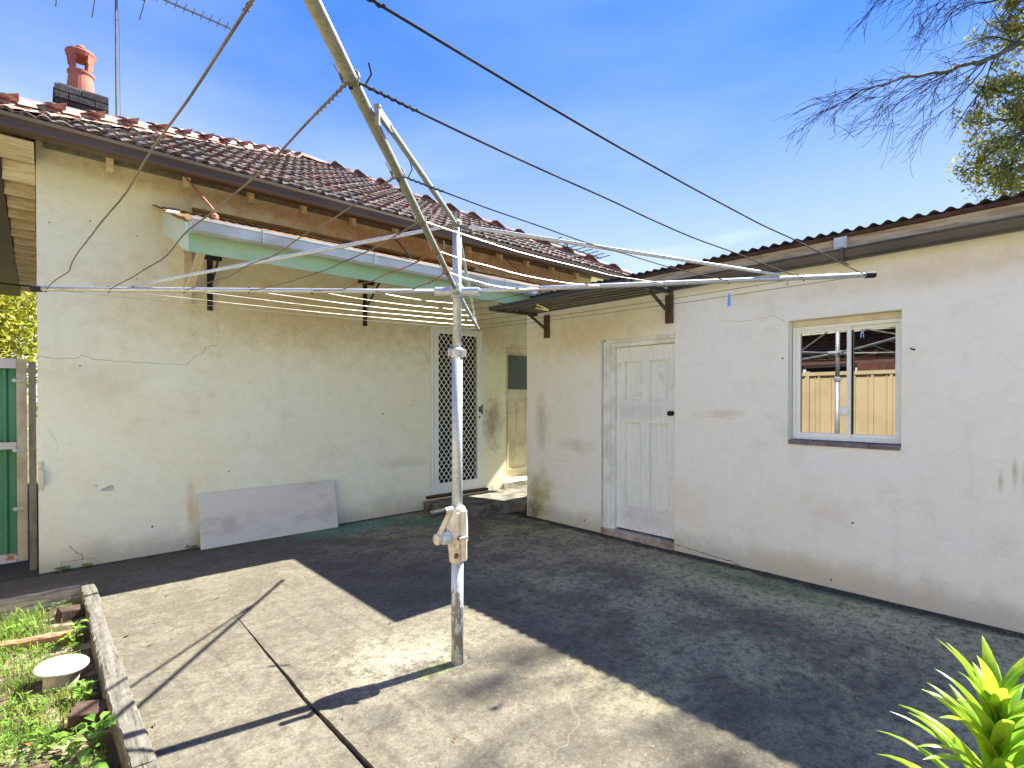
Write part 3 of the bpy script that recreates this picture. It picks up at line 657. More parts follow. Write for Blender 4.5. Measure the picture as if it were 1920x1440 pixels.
m.lathe(pc, [(.135, .47), (.152, .52), (.145, .535), (.09, .56), (.04, .575), (.05, .60), (.035, .625), (.005, .635), (.002, .48)], 24)
m.build('pot_cap', M['pot'], ch)

# ------------------------------------------------------------------ TV antenna
ant = thing('tv_antenna', 'tall television antenna on thin mast behind the tiled roof by the chimney', 'antenna', (.78, 8.5, 4.4))
MB().tube([(.78, 8.5, 4.3), (.78, 8.5, 7.5)], .012, 8).tube([(.82, 8.5, 4.4), (.815, 8.49, 6.3), (.79, 8.5, 6.9)], .004, 5).build('mast', M['aerial'], ant)
MB().bar((-.6, 8.5, 7.0), (2.13, 8.5, 7.0), .02, .02).build('boom', M['aerial'], ant)
for x, hl in ((-.35, 1.2), (.22, 1.17), (.61, 1.1), (.83, .5), (1.12, .7)):
    MB().tube([(x, 8.5 - hl, 7.02), (x, 8.5 + hl, 7.02)], .007, 6).lathe((x, 8.5 + hl, 7.02), [(.002, -.012), (.012, 0), (.002, .012)], 6, (0, 1, 0)).build('element', M['aerial'], ant)
for i in range(10):
    x = 2.08 - i * .105; MB().tube([(x, 8.40, 7.015), (x, 8.62, 7.015)], .005, 5).build('element', M['aerial'], ant)
MB().box((1.0, 8.45, 6.9), (1.09, 8.55, 7.0)).tube([(.8, 8.5, 6.95), (.9, 8.5, 6.88), (1.03, 8.5, 6.93)], .006, 5).build('junction_box', M['black'], ant)
an2 = thing('distant_antenna', 'tiny far antenna above the right end of the tiled roof', 'antenna', (16, 14.3, 6))
MB().tube([(16, 14.3, 4), (16, 14.3, 7.85)], .03, 6).build('mast', M['aerial'], an2)
MB().bar((14.9, 14.3, 7.75), (17.8, 14.0, 7.55), .04, .04).build('boom', M['aerial'], an2)
for i in range(9): MB().bar((14.9 + i * .35, 13.6 - i * .02, 7.75 - i * .025), (14.9 + i * .35, 14.9 - i * .03, 7.75 - i * .025), .03, .03).build('element', M['aerial'], an2)

# ------------------------------------------------------------------ green awning
aw = thing('awning', 'mint green door awning with rusty corrugated roof and zinc gutter on the house wall', 'awning', (2.9, 6.28, 2.5))
AX0, AX1, AY0, AY1 = .90, 4.80, 4.93, 6.27; AZ0, AZ1 = 3.00, 3.46
def awz(y): return AZ0 + (AZ1 - AZ0) * (y - AY0) / (AY1 - AY0)
wid = (AX1 - AX0 + .1) / 5
for s_ in range(5):
    a = AX0 - .05 + s_ * wid; dz = .006 * (s_ % 2)
    n_ = 80
    m = MB().grid(n_, 2, lambda u, v, a=a, dz=dz: (a + u * (wid + .03), AY0 - .03 + v * (AY1 - AY0 + .02), awz(AY0 - .03 + v * (AY1 - AY0 + .02)) + .028 + dz + .011 * sin(2 * pi * (a + u * (wid + .03)) / .085)))
    m.build('roof_sheet', M['rust_sheet'], aw, smooth=True, solid=.002)
for s_ in range(3):
    a = 4.76 + s_ * .84; dz = .006 * (s_ % 2)
    MB().grid(80, 2, lambda u, v, a=a, dz=dz: (a + u * .87, 4.96 + v * 1.31, awz(4.96 + v * 1.31) + .034 + dz + .011 * sin(2 * pi * (a + u * .87) / .085))).build('roof_sheet', M['rust_sheet'], aw, smooth=True, solid=.002)
MB().box((4.81, 4.95, AZ0 - .08), (7.28, 4.98, AZ0 + .03)).build('passage_beam', M['red_brick'], aw)
MB().box((AX0 + .02, AY0, AZ0 - .235), (AX1, AY0 + .022, AZ0 - .01)).build('fascia_board', M['mint'], aw)
m = MB(); ye = 6.0
m.add([(AX0, AY0 - .0, AZ0 - .235), (AX0, ye, awz(ye) - .21), (AX0, ye, awz(ye) - .0), (AX0, AY0, AZ0 - .0), (AX0 + .019, AY0 - .0, AZ0 - .235), (AX0 + .019, ye, awz(ye) - .21), (AX0 + .019, ye, awz(ye) - .0), (AX0 + .019, AY0, AZ0 - .0)], [(0, 3, 2, 1), (4, 5, 6, 7), (0, 4, 7, 3), (1, 2, 6, 5), (0, 1, 5, 4), (3, 7, 6, 2)])
m.build('end_board', M['mint_pale'], aw)
m = MB(); m.bar((AX0 - .05, AY0 + .25, awz(AY0 + .25) + .03), (AX0 + .14, 6.26, AZ1 + .03), .10, .02); m.build('barge_board', M['sleeper_x'], aw)
pr = [(0, 0), (0, -.10), (-.09, -.115), (-.115, -.095), (-.12, -.02), (-.13, -.012), (-.13, .006), (-.112, .006), (-.106, -.02), (-.10, -.09), (-.012, -.09), (-.012, 0)]
m = MB(); sweep(m, pr, AX0 + .02, AX1, lambda o_, u_, t: (t, AY0 - .002 + o_, AZ0 + .01 + u_)); m.build('gutter', M['zinc'], aw)
for x in (1.45, 2.5, 3.4, 4.25): 
    MB().bar((x, AY0 - .134, AZ0 - .10), (x, AY0 - .134, AZ0 + .015), .014, .003).bar((x, AY0 - .134, AZ0 + .018), (x, AY0 + .0, AZ0 + .02), .014, .003).build('gutter_strap', M['zinc'], aw)
MB().tube([(1.2, 6.255, 3.525), (2.5, 6.25, 3.535), (3.8, 6.255, 3.525), (4.9, 6.25, 3.53)], .022, 8).build('wall_flashing', M['rust_yellow'], aw)
MB().box((AX0 + .1, 6.20, AZ1 - .16), (AX1, 6.275, AZ1 - .03)).build('wall_batten', M['cream_timber'], aw)
for x in (1.15, 1.9, 2.65, 3.4, 4.15, 4.7):
    MB().bar((x, AY0 + .03, AZ0 - .06), (x, 6.19, awz(6.19) - .06), .045, .09).build('awning_rafter', M['cream_timber'], aw)
MB().box((AX0 + .05, 5.58, awz(5.6) - .155), (AX1, 5.62, awz(5.6) - .112)).build('purlin', M['cream_timber'], aw)
m = MB(); m.box((1.12, 6.23, 2.54), (1.19, 6.279, 3.22)); m.bar((1.155, 6.24, 2.66), (1.155, 5.50, 3.02), .055, .075); m.build('timber_bracket', M['cream_paint'], aw)
for x in (1.36, 3.13):
    m = MB(); m.box((x - .026, 6.262, 2.50), (x + .026, 6.279, 3.14)); m.bar((x, 6.26, 3.10), (x, 5.3, 3.10), .03, .03); m.bar((x, 6.26, 2.72), (x, 5.75, 3.09), .012, .03); m.box((x - .10, 6.20, 3.03), (x + .10, 6.261, 3.08))
    m.build('steel_bracket', M['black_steel'], aw)
for (x, yb) in ((4.55, 5.1), (4.72, 5.25), (3.2, 5.05)):
    MB().bar((x, yb, 2.86), (x + .3, yb + .5, 2.95), .12, .02).build('loose_batten', M['sleeper_x'], aw)
def stay(a, b, mat):
    a, b = V(a), V(b); m = MB(); m.tube([a, a + (b - a) * .5, b, b + V((.03, -.02, -.05))], .010, 6); m.lathe(b + V((.03, -.02, -.09)), [(.004, -.03), (.03, -.02), (.033, .01), (.004, .03)], 8); m.build('stay_rod', mat, aw)
x, z = hw(347, 330, 6.1); x2, z2 = hw(397, 388, 5.5); stay((x, 6.1, z), (x2, 5.5, z2), M['copper'])
x, z = hw(743, 450, 6.2); x2, z2 = hw(768, 480, 5.8); stay((x, 6.2, z), (x2, 5.8, z2), M['galv_old_shaded'])
x, z = hw(945, 483, 6.2); x2, z2 = hw(990, 525, 5.9); stay((x, 6.2, z), (x2, 5.9, z2), M['copper'])

# ------------------------------------------------------------------ leaning board
lb = MB(); lb.bar((1.235, 6.135, .0), (1.235, 6.135, .001), .001, .001)
lb = MB(); a0, a1 = V((1.235, 6.14, .004)), V((2.69, 6.12, .004)); up = V((0, .115, .555)); n_ = V((0, -.018, .004))
lb.add([a0, a1, a1 + up, a0 + up, a0 + n_, a1 + n_, a1 + up + n_, a0 + up + n_], [(0, 1, 2, 3), (4, 7, 6, 5), (0, 4, 5, 1), (2, 6, 7, 3), (0, 3, 7, 4), (1, 5, 6, 2)])
tag(lb.build('sheet_board', M['board']), 'long grey fibre cement sheet leaning against the foot of the house wall', 'board')

# ------------------------------------------------------------------ outbuilding on the right
WX = 4.85
shed = thing('outbuilding', 'white rendered outbuilding with panelled door, sliding window and corrugated roof', 'outbuilding', (WX, 2, 0))
DY0, DY1, DZ0, DZ1 = 2.86, 3.80, .035, 2.235
WY0, WY1, WZ0, WZ1 = .955, 1.765, 1.19, 2.24
wallx(-3.0, 5.05, -.05, 2.80, [(DY0, DY1, DZ0, DZ1), (WY0, WY1, WZ0, WZ1)], WX, .22, 'X').build('wall', M['shed_wall'], shed)
m = MB(); m.box((WX + .22, 4.83, -.05), (8.6, 5.05, 2.8)); m.box((WX + .22, -3, -.05), (8.6, -2.78, 2.8)); m.box((8.38, -2.78, -.05), (8.6, 4.83, 2.8)); m.build('side_wall', M['shed_wall'], shed)
# roof sheets
pit = .092; ny = 9; wsh = 8.2 / ny
for s_ in range(ny):
    a = -3.12 + s_ * wsh; dz = .004 * (s_ % 2)
    MB().grid(90, 1, lambda u, v, a=a, dz=dz: (WX - .07 + v * 3.95, a + u * (wsh + .04), 2.905 + dz + v * .28 + .013 * sin(2 * pi * (a + u * (wsh + .04)) / pit)), True).build('roof_sheet', M['gutter_dark'], shed, smooth=True, solid=.003)
MB().box((WX - .055, -3.08, 2.858), (WX - .005, 5.06, 2.888)).build('roof_batten', M['rust_wood'], shed)
for a, b in ((-3.08, -.6), (-.595, 1.98), (1.985, 5.06)): MB().box((WX - .035, a, 2.735), (WX - .004, b, 2.856)).build('fascia_board', M['fascia'], shed)
MB().box((WX - .003, -3.0, 2.801), (WX + 3.7, 5.05, 2.87)).build('roof_frame', M['cream_timber'], shed)
m = MB(); sweep(m, [(0, 0), (0, -.05), (-.015, -.068), (-.045, -.078), (-.075, -.074), (-.10, -.058), (-.11, -.03), (-.115, -.005), (-.125, 0), (-.125, .01), (-.105, .01), (-.10, -.03), (-.085, -.05), (-.05, -.066), (-.02, -.056), (-.012, -.05), (-.012, 0)], -3.1, 2.86, lambda o_, u_, t: (WX - .037 + o_, t, 2.735 + u_)); m.build('gutter', M['gutter_dark'], shed)
MB().bar((WX - .17, 1.31, 2.64), (WX - .17, 1.31, 2.75), .02, .006, (1, 0, 0)).box((WX - .165, 1.295, 2.63), (WX - .04, 1.325, 2.637)).build('gutter_bracket', M['gutter_dark'], shed)
MB().box((WX - .085, 1.30, 2.755), (WX - .036, 1.39, 2.856)).box((WX - .09, 1.31, 2.775), (WX - .086, 1.37, 2.835)).build('gutter_clip', M['zinc'], shed)
# door
dr = MB(); dy0, dy1, dzz0, dzz1 = DY0 + .008, 3.625, .10, 2.14; XF = WX + .05
stl = [(dy0, dy0 + .10), (dy0 + .33, dy0 + .43), (dy1 - .10, dy1)]
pan = [(dy0 + .10, dy0 + .33), (dy0 + .43, dy1 - .10)]
for a, b in stl: dr.box((XF, a, dzz0), (XF + .035, b, dzz1))
for a, b in pan:
    for z0, z1 in ((dzz0, dzz0 + .22), (1.30, 1.53), (dzz1 - .16, dzz1)): dr.box((XF + .0005, a, z0), (XF + .0345, b, z1))
    for z0, z1 in ((dzz0 + .22, 1.30), (1.53, dzz1 - .16)):
        dr.box((XF + .027, a, z0), (XF + .032, b, z1)); dr.add([(XF + .0265, a + .014, z0 + .014), (XF + .0265, b - .014, z0 + .014), (XF + .0265, b - .014, z1 - .014), (XF + .0265, a + .014, z1 - .014), (XF + .017, a + .032, z0 + .032), (XF + .017, b - .032, z0 + .032), (XF + .017, b - .032, z1 - .032), (XF + .017, a + .032, z1 - .032)], [(4, 7, 6, 5), (0, 4, 5, 1), (1, 5, 6, 2), (2, 6, 7, 3), (3, 7, 4, 0)])
sdr = dr.build('door', M['door_paint'], shed)
for z0, z1 in ((dzz0 + .22, 1.30), (1.53, dzz1 - .16)):
    for a, b in pan:
        mm = MB()
        for (p, q) in (((a, z0), (b, z0)), ((a, z1), (b, z1)), ((a, z0), (a, z1)), ((b, z0), (b, z1))): mm.tube([(XF + .014, *p), (XF + .014, *q)], .007, 5)
        mm.build('panel_moulding', M['door_paint'], sdr)
m = MB(); m.lathe((XF - .001, dy0 + .05, 1.41), [(.026, 0), (.024, .006), (.010, .012), (.009, .03), (.024, .038), (.028, .052), (.022, .066), (.004, .07)], 16, (-1, 0, 0)); m.build('door_knob', M['black'], sdr, smooth=True)
m = MB()
m.box((WX + .012, 3.63, .05), (WX + .10, 3.67, 2.19)); m.box((WX - .006, 3.67, .05), (WX + .05, 3.725, 2.19)); m.box((WX - .014, 3.726, .05), (WX + .02, 3.765, 2.22))
m.box((WX + .012, DY0 + .003, 2.145), (WX + .10, 3.629, 2.19)); m.box((WX - .006, DY0 + .002, 2.191), (WX + .05, 3.725, 2.212)); m.box((WX - .014, DY0 + .002, 2.2125), (WX + .02, 3.725, 2.232))
m.build('door_frame', M['white_paint'], sdr, bevel=.003)
MB().box((WX + .0, 3.767, .03), (WX + .10, 3.799, 2.234)).build('reveal_strip', M['grey_paint'], sdr)
MB().box((WX - .02, DY0 + .002, -.04), (WX + .14, DY1 - .002, .078)).build('door_sill', M['pad_concrete'], shed, bevel=.006)
MB().box((WX + .18, DY0 - .1, 0), (WX + .2, DY1 + .1, 2.3)).build('dark_backing', M['dark_in'], shed)
# window
XW = WX + .09
win = MB(); win.box((XW, WY0 + .002, WZ1 - .050), (XW + .07, WY1 - .002, WZ1 - .002))
wf = win.build('window', M['cream_alu'], shed, bevel=.003)
def yframe(m, a, b, z0, z1, w_, x0, x1):
    m.box((x0, a, z0), (x1, a + w_, z1)); m.box((x0, b - w_, z0), (x1, b, z1)); m.box((x0 + .001, a + w_, z0), (x1 - .001, b - w_, z0 + w_)); m.box((x0 + .001, a + w_, z1 - w_), (x1 - .001, b - w_, z1)); return m
yframe(MB(), WY0 + .004, WY1 - .006, WZ0 + .02, WZ1 - .052, .030, XW, XW + .06).build('window_frame', M['white_alu'], wf, bevel=.002)
mid = (WY0 + WY1) / 2 - .01
za, zb = WZ0 + .05, WZ1 - .082
yframe(MB(), mid - .035, WY1 - .036, za, zb, .030, XW + .008, XW + .03).build('sash', M['white_alu'], wf, bevel=.002)
yframe(MB(), WY0 + .034, mid + .036, za, zb, .030, XW + .032, XW + .052).build('sash', M['white_alu'], wf, bevel=.002)
def pane(a, b, x):
    tl = (b - a) * .028
    me = MB(); me.add([(x, a, za + .03), (x + tl, b, za + .03), (x + tl, b, zb - .03), (x, a, zb - .03), (x + .004, a, za + .03), (x + .004 + tl, b, za + .03), (x + .004 + tl, b, zb - .03), (x + .004, a, zb - .03)], [(0, 3, 2, 1), (4, 5, 6, 7), (0, 1, 5, 4), (2, 3, 7, 6), (0, 4, 7, 3), (1, 2, 6, 5)]); me.build('window_pane', M['glass'], wf)
pane(mid - .005, WY1 - .066, XW + .018); pane(WY0 + .064, mid + .006, XW + .042)
m = MB(); m.lathe((XW + .004, mid + .01, 1.46), [(.035, 0), (.038, .006), (.03, .012), (.002, .014)], 16, (-1, 0, 0)); m.build('window_catch', M['white_alu'], wf)
for i in range(4):
    a = WY0 + .004 + i * .2; MB().box((WX - .012, a, WZ0 - .022), (WX + .12, a + .196, WZ0 + .016), .0015).build('sill_tile', M['slate'], wf)
MB().box((WX + .19, WY0 - .05, WZ0 - .1), (WX + .21, WY1 + .05, WZ1 + .1)).build('dark_backing', M['dark_in'], shed)
crack([sw(1350, 602), sw(1395, 603), sw(1420, 597), sw(1450, 592), sw(1472, 604)], shed, M['crack_pale'], .003, axis='X', pl=WX)
crack([sw(1300, 785), sw(1330, 780), sw(1358, 783), sw(1376, 786)], shed, M['crack_pale'], .003, axis='X', pl=WX)
crack([sw(1268, 1021), sw(1300, 1032), sw(1340, 1044), sw(1370, 1052), sw(1400, 1068), sw(1450, 1077)], shed, M['crack'], .006, axis='X', pl=WX)
crack([sw(1040, 861), sw(1060, 864), sw(1072, 868)], shed, M['crack_pale'], .003, axis='X', pl=WX)
for px, py, r in ((1467, 672, .009), (1069, 588, .012), (1096, 976, .012), (1560, 1088, .01), (1600, 981, .01)):
    y, z = sw(px, py); MB().lathe((WX + .002, y, z), [(r, 0), (r * .9, .003), (r * .3, .004)], 8, (-1, 0, 0)).build('wall_hole', M['crack'], shed)
y, z = sw(1716, 655); MB().tube([(WX + .02, y, z - .005), (WX - .05, y + .02, z + .004)], .006, 6).build('wall_nail', M['black'], shed)
x_ = 0
# canopy over the outbuilding door
cn = thing('door_canopy', 'dark ribbed metal canopy over the outbuilding door on timber brackets', 'canopy', (WX, 3.86, 2.3))
CY0, CY1, CX0 = 2.87, 4.88, 4.06
def cz(x): return 2.655 + (x - CX0) * .02
for s_ in range(2):
    a, b = (CY0, 3.9) if s_ == 0 else (3.88, CY1)
    def prof(u, v, a=a, b=b):
        x = CX0 + u * (WX - CX0 - .004); r = (u * 6) % 1; return (x, a + v * (b - a), cz(x) + (.012 if .2 < r < .55 else 0) + .003 * s_)
    MB().grid(72, 1, prof).build('canopy_sheet', M['gutter_dark'], cn, solid=.002)
MB().bar((CX0, CY0, cz(CX0) - .004), (CX0, CY1, cz(CX0) - .004), .03, .045).build('front_rail', M['gutter_dark'], cn)
for y in (CY0 + .02, CY1 - .02): MB().bar((CX0, y, cz(CX0) - .016), (WX - .004, y, cz(WX) - .016), .025, .03).build('end_rail', M['gutter_dark'], cn)
for y, wd in ((2.73, .075), (4.66, .07)):
    yy = max(y, 2.91)
    m = MB(); m.box((WX - .045, yy - wd / 2, 2.34), (WX - .002, yy + wd / 2, 2.63)); m.bar((WX - .04, yy, 2.45), (CX0 + .42, yy, 2.62), .02, .03); m.build('canopy_bracket', M['gutter_brown'], cn)

# ------------------------------------------------------------------ rotary clothes hoist (local axes follow its own arms)
HP = V((1.83, 2.50, 0))
h = thing('clothes_hoist', 'galvanised rotary clothes hoist with crank handle standing on the concrete yard', 'clothes hoist', HP, R(-42.2)); OFF[h.name] = V((0, 0, 0))
HZ = 2.19
MB().tube([(0, 0, 0), (.0, 0, .62)], .036, 20).build('lower_post', M['peel'], h, smooth=True)
MB().tube([(0, 0, .60), (0, 0, 1.86)], .031, 20).build('sleeve_tube', M['galv'], h, smooth=True)
MB().tube([(0, 0, 1.80), (0, 0, 2.60)], .026, 20).build('upper_tube', M['galv'], h, smooth=True)
m = MB(); m.lathe((0, 0, 1.80), [(.031, 0), (.040, .004), (.042, .05), (.036, .055), (.030, .06)], 20); m.box((.03, -.03, 1.805), (.055, -.012, 1.85)); m.box((-.05, -.03, 1.812), (-.035, -.01, 1.855)); m.build('clamp_collar', M['galv'], h, bevel=.002)
hs = MB()
hs.lathe((0, 0, 0), [(.040, .60), (.046, .605), (.056, .71), (.062, .725), (.064, .80), (.060, .87), (.050, .915), (.044, .925), (.040, .93)], 24)
hs.box((.028, -.058, .62), (.060, -.012, .91)); hs.box((.0, -.067, .69), (.018, -.040, .90))
hous = hs.build('crank_housing', M['housing'], h, smooth=False, bevel=.003)
m = MB(); m.lathe((-.055, -.05, .755), [(.036, -.03), (.040, 0), (.036, .03), (.024, .045)], 16, (-.75, -.66, 0)); m.build('gear_boss', M['zinc'], hous)
m = MB(); cpt = V((-.10, -.085, .755)); m.lathe(cpt, [(.030, -.012), (.033, 0), (.032, .016), (.012, .022)], 16, (-.75, -.66, 0))
m.bar(cpt + V((0, 0, .01)), cpt + V((.075, -.012, .165)), .032, .016, (-.75, -.66, 0)); m.tube([cpt + V((.085, -.012, .175)), cpt + V((.045, -.03, .17))], .018, 10); m.build('crank_arm', M['housing'], hous, bevel=.002)
m = MB(); m.tube([cpt + V((.045, -.03, .17)), cpt + V((-.035, -.085, .16))], [.017, .019], 12); m.build('crank_handle', M['black'], hous, smooth=False, bevel=.003)
for p in ((.0, -.066, .65), (.02, -.072, .755)):
    MB().lathe(p, [(.014, -.012), (.014, .004), (.006, .010)], 8, (0, -1, 0)).build('rusty_bolt', M['rust'], hous)
MB().tube([(.02, -.078, .755), (.07, -.066, .76)], .010, 8).build('locking_pin', M['galv'], hous)
hb = MB(); hb.lathe((0, 0, 2.15), [(.030, 0), (.037, .004), (.037, .075), (.030, .08)], 20)
for a in range(4):
    d = V((cos(a * pi / 2), sin(a * pi / 2), 0)); hb.tube([d * .02 + V((0, 0, HZ)), d * .13 + V((0, 0, HZ))], .028, 12)
hb.build('hub', M['galv'], h, bevel=.002)
m = MB(); m.lathe((0, 0, 2.56), [(.026, 0), (.03, .005), (.03, .035), (.012, .055), (.002, .058)], 16)
for a in range(4):
    d = V((cos(a * pi / 2), sin(a * pi / 2), 0)); m.bar(d * .02 + V((0, 0, 2.575)), d * .075 + V((0, 0, 2.57)), .04, .006)
m.build('top_cap', M['galv_old_shaded'], h)
# arms: right, far, left, near
LEN = 2.47
ends = [V((2.45, 0, HZ + .10)), V((-.03, 2.45, HZ + .105)), V((-2.48, -.01, HZ + .015)), V((.006, -2.38, HZ + .004))]
STR = 1.90
holes_r = [.49, .85, 1.22, 1.60, 2.04, 2.41]
armn = {}
for a, e in enumerate(ends):
    c0 = V((0, 0, HZ)); d = (e - c0); Ln = d.length; d.normalize()
    mat = M['galv_old_shaded'] if a == 3 else M['galv']
    pts = [c0 + d * (.06 + (Ln - .06) * t) for t in (0, .25, .5, .75, 1)]
    arm = MB().tube(pts, .0128 if a == 3 else .0142, 14).build('arm', mat, h, smooth=True)
    MB().tube([e - d * .05, e + d * .006], .0175, 14).build('end_cap', M['black'], arm)
    armn[a] = (c0, d, Ln)
    for r in holes_r:
        if r < Ln: p = c0 + d * r; MB().tube([p - V((0, 0, .0185)), p + V((0, 0, .0185))], .005, 6).build('eyelet', M['black'], arm)
    # strut
    s0 = V((0, 0, 2.57)) + V((d.x, d.y, 0)) * .07; s1 = c0 + d * STR + V((0, 0, .022)); sd_ = s1 - s0; sd_.normalize()
    side = d.cross(V((0, 0, 1))).normalized()
    if a == 3: s1 = c0 + d * 1.93 + side * (-.024)
    m = MB(); m.tube([s0, s0 + (s1 - s0) * .06, s0 + (s1 - s0) * .12, s0 + (s1 - s0) * .5, s0 + (s1 - s0) * .94], [.008, .010, .0115, .0112, .008], 10)
    m.bar(s0 + (s1 - s0) * .93, s1, .020, .010, side if a == 3 else (0, 0, 1)); m.build('strut', M['galv_old_shaded'] if a == 3 else M['galv'], h)  # near strut takes the duller steel, its shaded side painted as colour
    MB().lathe(s1, [(.006, -.035), (.006, .004), (.008, .005), (.008, .010)], 8).build('strut_bolt', M['galv_old_shaded'], h)
def wire(a, b, r, rad, sag, mat, kinks=0, thick=.0022):
    (c0, d0, L0), (c1, d1, L1) = armn[a], armn[b]
    p = c0 + d0 * min(r, L0 - .03, 2.34 if a == 3 else 9); q = c1 + d1 * min(r, L1 - .02, 2.34 if b == 3 else 9)
    if a == 3: p += V((.0, 0, -.0))
    pts = []; N = 28; sd0 = U(0, 50)
    side = (q - p).cross(V((0, 0, 1))).normalized()
    for i in range(N + 1):
        t = i / N; pt_ = p.lerp(q, t); bow = 4 * t * (1 - t)
        pt_ = pt_ + V((0, 0, -sag * bow + kinks * bow * .7 * mn.noise(V((t * 5, sd0, 0))))) + side * (kinks * bow * mn.noise(V((t * 6, sd0, 7))))
        pts.append(pt_)
    return pts
def addwire(a, b, r, sag, mat, kinks, thick):
    pts = wire(a, b, r, thick, sag, mat, kinks); m = MB().tube(pts, thick, 6)
    if 3 in (a, b):   # twisted knot where the wire wraps the old arm
        c0, d0, L0 = armn[3]; c = c0 + d0 * min(r, 2.34); side = d0.cross(V((0, 0, 1))).normalized(); up = side.cross(d0)
        if abs((pts[0] - c).length) > abs((pts[-1] - c).length): pts = pts[::-1]
        ring = [c + (side * cos(t) + up * sin(t)) * .0175 + d0 * (.012 * t / 6) for t in [k * pi / 6 for k in range(14)]]
        m.tube(ring, thick * .9, 5)
        hel = []
        nxt = pts[3]; dd = (nxt - c).normalized(); s1_ = dd.cross(V((0, 0, 1))).normalized(); s2_ = s1_.cross(dd)
        for k in range(40):
            t = k / 39; hel.append(c + dd * (.03 + .13 * t) + (s1_ * cos(k * 1.2) + s2_ * sin(k * 1.2)) * .0032)
        m.tube(hel, thick * .8, 5); m.tube([c + dd * .03, c + dd * .045 + up * .03, c + dd * .05 + up * .055 + side * .01], thick * .8, 5)
    return m.build('wire', mat, h)
for r in holes_r:
    outer = r > 1.5
    addwire(2, 3, r, .05 if outer else .045, M['wire_brown'] if r > .9 else M['rust'], .032 if r > 2 else .022, .0029 if r > 2 else .0025)
    addwire(0, 3, r, .03 if r > 1.5 else .03, M['wire_dark'] if r > 1.5 else M['wire_bright'], .014 if r > 2 else .01, .0027 if r > 2 else .0023)
    addwire(2, 1, r, .015, M['wire_brown'] if r > 2.2 else M['wire_bright'], .006, .0017)
    addwire(0, 1, r, .015, M['wire_dark'], .006, .0017)
for (pt_, nm) in ():
    pass
# pegs
def hoist_pt(a, b, r, t):
    (c0, d0, L0), (c1, d1, L1) = armn[a], armn[b]; p = (c0 + d0 * r).lerp(c1 + d1 * r, t) - V((0, 0, .015 * 4 * t * (1 - t)))
    return Matrix.Rotation(R(-42.2), 3, 'Z') @ p + HP
def peg(name_label, mat, p, rot, L_=.078):
    t = thing('clothes_peg', name_label, 'clothes peg', p); OFF[t.name] = V((0, 0, 0)); t.rotation_euler = rot
    for s_ in (-1, 1):
        MB().add([(s_ * .002, -.006, -.012), (s_ * .002, .006, -.012), (s_ * .011, .006, L_ - .012), (s_ * .011, -.006, L_ - .012), (s_ * .007, -.006, -.016), (s_ * .007, .006, -.016), (s_ * .016, .006, L_ - .012), (s_ * .016, -.006, L_ - .012)],
                 [(0, 1, 2, 3), (4, 7, 6, 5), (0, 4, 5, 1), (2, 6, 7, 3), (0, 3, 7, 4), (1, 5, 6, 2)]).build('peg_leg', mat, t)
    MB().lathe((0, 0, .022), [(.008, -.008), (.008, .008)], 8, (0, 1, 0)).build('spring', M['galv'], t)
peg('yellow plastic peg lying along a wire beside the dark canopy', M['yellow'], hoist_pt(0, 1, 1.60, .62) + V((0, 0, .01)), (0, R(-72), R(-42)), .10)
peg('blue plastic peg hanging from a wire under the right hoist arm', M['blue'], hoist_pt(0, 1, 2.41, .235) - V((0, 0, .0)), (R(180), 0, R(45)), .085)
peg('small broken white peg hanging under the right hoist arm near the window', M['pvc'], hoist_pt(0, 1, 2.04, .03) - V((0, 0, .0)), (R(180), 0, R(20)), .035)

# ------------------------------------------------------------------ side gate and post
gt = thing('side_gate', 'green ribbed steel gate in a cream frame closing the side passage', 'gate', (-.1, 6.62, 0))
GX0, GX1, GY = -1.15, -.075, 6.62; GZ0, GZ1 = .06, 1.93
for q0, q1 in ((GX1 - .07, GX1), (GX0, GX0 + .07)): MB().box((q0, GY, GZ0), (q1, GY + .035, GZ1)).build('gate_stile', M['gate_frame'], gt, bevel=.003)
for z0, z1 in ((GZ0, GZ0 + .08), (1.10, 1.165), (GZ1 - .09, GZ1)): MB().box((GX0 + .071, GY - .004, z0), (GX1 - .0705, GY + .03, z1)).build('gate_rail', M['gate_rust'], gt, bevel=.003)
def gsheet(u, v):
    x = GX0 + .02 + u * (GX1 - GX0 - .04); r = (x / .09) % 1; d = .022 * max(0, min(1, (abs(r - .5) - .12) * 6)); return (x, GY + .04 + d, GZ0 + .03 + v * (GZ1 - GZ0 - .06))
MB().grid(120, 1, gsheet).build('gate_sheet', M['green_steel'], gt, solid=.002)
for z in (1.73, 1.09, .55): MB().box((GX1 - .10, GY - .014, z - .012), (GX1 - .005, GY - .0045, z + .012)).lathe((GX1 - .08, GY - .016, z), [(.018, -.004), (.018, .004)], 8, (0, 1, 0)).build('gate_hinge', M['galv'], gt)
tag(MB().box((-.062, 6.46, -.1), (-.012, 6.54, 1.90)).build('gate_post', M['post_grey'], bevel=.004), 'grey timber gate post against the corner of the house', 'post')
ow = MB().tube([(-6, 9.5, 3.05), (-.5, 9.0, 2.98), (.1, 8.95, 2.98)], .01, 5).build('service_cable', M['black']); tag(ow, 'thin dark cable crossing behind the left corner of the house', 'cable')

